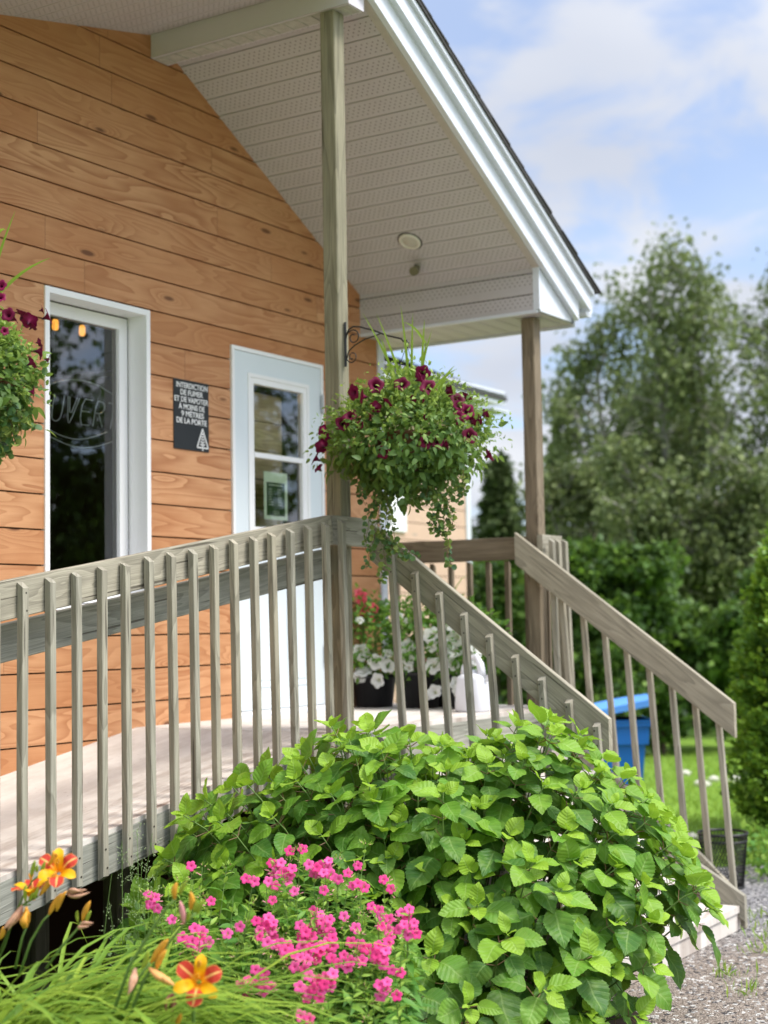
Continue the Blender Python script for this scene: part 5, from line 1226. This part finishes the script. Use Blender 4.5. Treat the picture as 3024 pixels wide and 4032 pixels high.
tree('birch_tree','tallest birch beyond the lawn with pale trunks showing through its crown',sx(2770,25),25,820,1.75,10500,.105,TREEF,BARK,21,group=G1)
tree('birch_tree','birch at the left of its group, its crown touching the low porch roof corner',sx(2400,26),26,1130,1.5,8500,.105,TREEF,BARK,22,group=G1)
tree('birch_tree','birch at the right edge of the photo behind the cedar',sx(3090,25),25,930,1.7,11000,.105,TREEF,BARK,23,group=G1)
tree('birch_tree','birch in the middle of the group filling the gap between the taller crowns',sx(2600,28),28,1230,1.6,10500,.11,TREEF,BARK,24,group=G1)
tree('birch_tree','lower birch just right of the brown corner post',sx(2255,24),24,1560,1.1,9000,.10,TREEF,BARK,25,group=G1)
tree('birch_tree','young birch low behind the sloping handrail',sx(2520,22.5),22.5,1780,1.2,11000,.10,TREEF,BARK,26,group=G1)
tree('birch_tree','young birch low behind the end of the handrail',sx(2860,22.5),22.5,1750,1.25,11000,.10,TREEF,BARK,27,group=G1)
G2='shrubs at the far side of the lawn'
shr=[(1760,20.5,2330,'shrub seen through the landing railing just right of the wing corner trim'),(1930,20,2200,'dark shrub between the wing and the brown corner post'),(2080,20.5,2200,'shrub directly behind the foot of the brown corner post'),(2240,19.5,2180,'bright green shrub right of the brown corner post'),(2410,19,2165,'light yellow-green shrub above the blue bin'),(2560,19.5,2330,'shrub behind the middle of the far handrail'),(2700,20,2420,'shrub behind the lower part of the far handrail'),(2850,20,2430,'shrub behind the end of the far handrail'),(3010,20,2300,'shrub at the right edge behind the cedar')]
for i,(px,t,top,lb) in enumerate(shr): tree('leafy_shrub',lb,sx(px,t),t,top,.80,7500,.12,SHRUBF,BARKD,40+i,'shrub',G2,.02,'shrub',tr=.04)
def conifer(name,label,s,t,top_px,w,n,leafm,seed,ls=.14,cat='tree',group=None,shape=1.0,loc=None,H=None,up=-.35):
    R_=np.random.default_rng(seed); b=cs(s,t) if loc is None else np.array([loc[0],loc[1],GZ]); H=H or CA[2]+(2466-top_px)/F*t-GZ
    o=thing(name,label,cat,tuple(b),group); mb=MB(); mb.tube([tuple(b-np.array([0,0,.02])),tuple(b+np.array([0,0,H*.98]))],[w*.07,w*.01],7); mb.build('trunk',BARKD,o)
    nb=int(n/55); P=[];D=[];T=[];S_=[]
    for i in range(nb):
        f=R_.uniform(0.02,1)**.85; z=H*f; rad=w*(1-f)**shape*R_.uniform(.7,1.12)+.04; a=R_.uniform(0,6.283); o2=np.array([math.cos(a),math.sin(a),0]); tc_=R_.uniform(-.2,.2)
        m=55; u=R_.uniform(.15,1,m)**.7; q=b+np.array([0,0,z])+o2*(u*rad)[:,None]+np.array([0,0,1])*(u*rad*up)[:,None]+R_.normal(size=(m,3))*.05*w
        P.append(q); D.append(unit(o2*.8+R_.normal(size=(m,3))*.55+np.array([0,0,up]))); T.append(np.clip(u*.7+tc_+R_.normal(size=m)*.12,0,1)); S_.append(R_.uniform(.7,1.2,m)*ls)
    P=np.concatenate(P); k=P[:,2]>GZ+.03
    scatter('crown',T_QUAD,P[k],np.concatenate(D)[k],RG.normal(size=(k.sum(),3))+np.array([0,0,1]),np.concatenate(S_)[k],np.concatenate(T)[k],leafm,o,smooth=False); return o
conifer('spruce_tree','dark pointed spruce between the wing and the brown corner post',sx(1940,29),29,1815,1.15,14000,DARKTREEF,61,.17)
conifer('spruce_tree','smaller dark spruce just right of the brown corner post',sx(2185,29),29,1740,.9,9000,DARKTREEF,62,.17)
conifer('spruce_tree','dark spruce hidden low behind the basket beside the wing',sx(1800,31),31,2050,1.1,8000,DARKTREEF,63,.17)
# cedars at the right edge
for i,(px,t,top,w_,lb) in enumerate(((3075,11.2,2185,.46,'bushy bright green cedar at the right edge, in front of the lawn'),(3150,12.4,2050,.60,'taller cedar mostly outside the right edge'))):
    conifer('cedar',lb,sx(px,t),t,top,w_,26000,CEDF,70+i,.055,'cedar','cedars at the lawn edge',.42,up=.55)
# trees opposite the house (reflected in the window and door glass)
G3='trees across the yard reflected in the glass'
tree('maple_tree','broad tree across the yard mirrored in the tall window',0,0,0,2.3,8000,.15,SHRUBF,BARKD,81,group=G3,kind='birch',loc=(10.0,-12.5),H=8.5,tr=.17)
tree('maple_tree','forked tree across the yard mirrored in the upper door glass',0,0,0,2.3,8000,.15,SHRUBF,BARKD,82,group=G3,kind='birch',loc=(14.5,-12.5),H=9,tr=.17)
tree('maple_tree','dense tree across the yard mirrored low in the tall window',0,0,0,2.2,17000,.15,SHRUBF,BARKD,83,group=G3,kind='shrub',loc=(7.5,-11.5),H=4.5,tr=.12)
tree('maple_tree','low spreading tree farther along the yard',0,0,0,2.2,15000,.15,SHRUBF,BARKD,84,group=G3,kind='shrub',loc=(12.5,-10.5),H=4.5,tr=.12)
tree('maple_tree','tall narrow tree at the far end of the yard',0,0,0,2.0,8000,.15,SHRUBF,BARKD,85,group=G3,kind='birch',loc=(19.5,-11),H=9,tr=.15)
# far wood closing the horizon
P=[];R_=np.random.default_rng(5)
n=42000; a=R_.uniform(-.9,1.45,n); r=R_.uniform(46,54,n); hh=4.2+1.1*np.sin(a*21)+.8*np.sin(a*47+1)+.5*np.sin(a*97)
zz_=GZ+hh*R_.uniform(0,1,n)**.8
P=np.stack([CA[0]+r*np.cos(a),CA[1]+r*np.sin(a),zz_],1)
tag(scatter('distant_wood',T_QUAD,P,unit(R_.normal(size=(n,3))),unit(R_.normal(size=(n,3))+np.array([0,0,1])),R_.uniform(.4,.8,n),np.clip(R_.normal(.4,.25,n),0,1),DARKTREEF,None,smooth=False),'dark green wood closing the view beyond the lawn','wood',kind='stuff')
# grass tufts and clover along the gravel edge, weeds under the cedars
R_=np.random.default_rng(8); P=[];D=[];S_=[]
edge=[(2.6,-1.05),(3.2,-1.45),(4.0,-2.0),(6,-3.5)]
for i in range(9000):
    k=R_.integers(0,3); u=R_.uniform(); p=np.array(edge[k])*(1-u)+np.array(edge[k+1])*u+np.abs(R_.normal(size=2))*np.array([.5,.35]); P.append((p[0],p[1],GZ)); S_.append(R_.uniform(.03,.10))
for i in range(170):
    c_=[(1.55,-2.55),(1.2,-2.62),(1.9,-2.75),(.9,-2.7),(.3,-2.75),(1.75,-2.35),(.0,-2.9)][R_.integers(0,7)]; p=np.array(c_)+R_.normal(size=2)*.05; P.append((p[0],p[1],GZ)); S_.append(R_.uniform(.03,.08))
for i in range(16000):
    d_=R_.uniform(9.6,20); s_=sx(R_.uniform(2300,3100),d_); p=cs(s_,d_)
    if p[0]<2.6 or (p[1]+1.05)<-(p[0]-2.6)*.66: continue
    P.append((p[0],p[1],GZ)); S_.append(R_.uniform(.03,.07))
n=len(P); D=unit(R_.normal(size=(n,3))*.35+np.array([0,0,1]))
tag(scatter('grass_tufts',T_NEEDLE,P,D,R_.normal(size=(n,3)),S_,R_.uniform(.1,1,n),LILYF,None,smooth=False,wscale=np.full(n,.45)),'short green grass blades along the gravel edge and over the lawn','grass',kind='stuff')
n=900; u=R_.uniform(size=n); P=np.array([cs(sx(R_.uniform(2850,3150),t_),t_)+np.array([0,0,R_.uniform(.02,.28)]) for t_ in R_.uniform(9.9,11.2,n)])
tag(scatter('leafy_weeds',T_CHEAP,P,unit(R_.normal(size=(n,3))+np.array([0,0,.4])),unit(R_.normal(size=(n,3))+np.array([0,0,1])),R_.uniform(.03,.07,n),R_.uniform(.2,1,n),PHLF,None),'low green weeds at the foot of the cedars','weeds',kind='stuff')
mb=MB()
for px,py in ((2640,3045),(2700,3085),(2750,3070),(2840,3070),(2888,3050),(2715,3090),(2820,3075),(2660,3300)):
    t_=1.675*F/(py-2445); p=cs(sx(px,t_),t_); r=rnd.uniform(.04,.08)
    mb.add([(p[0]+a*r*1.3,p[1]+b*r,GZ+.02+c_*r*.7) for a,b,c_ in ico],icf)
tag(mb.build('pale_stones',simple('pale_stone',(.55,.54,.46),.8)),'row of small pale stones lying in the lawn','stones',kind='stuff')
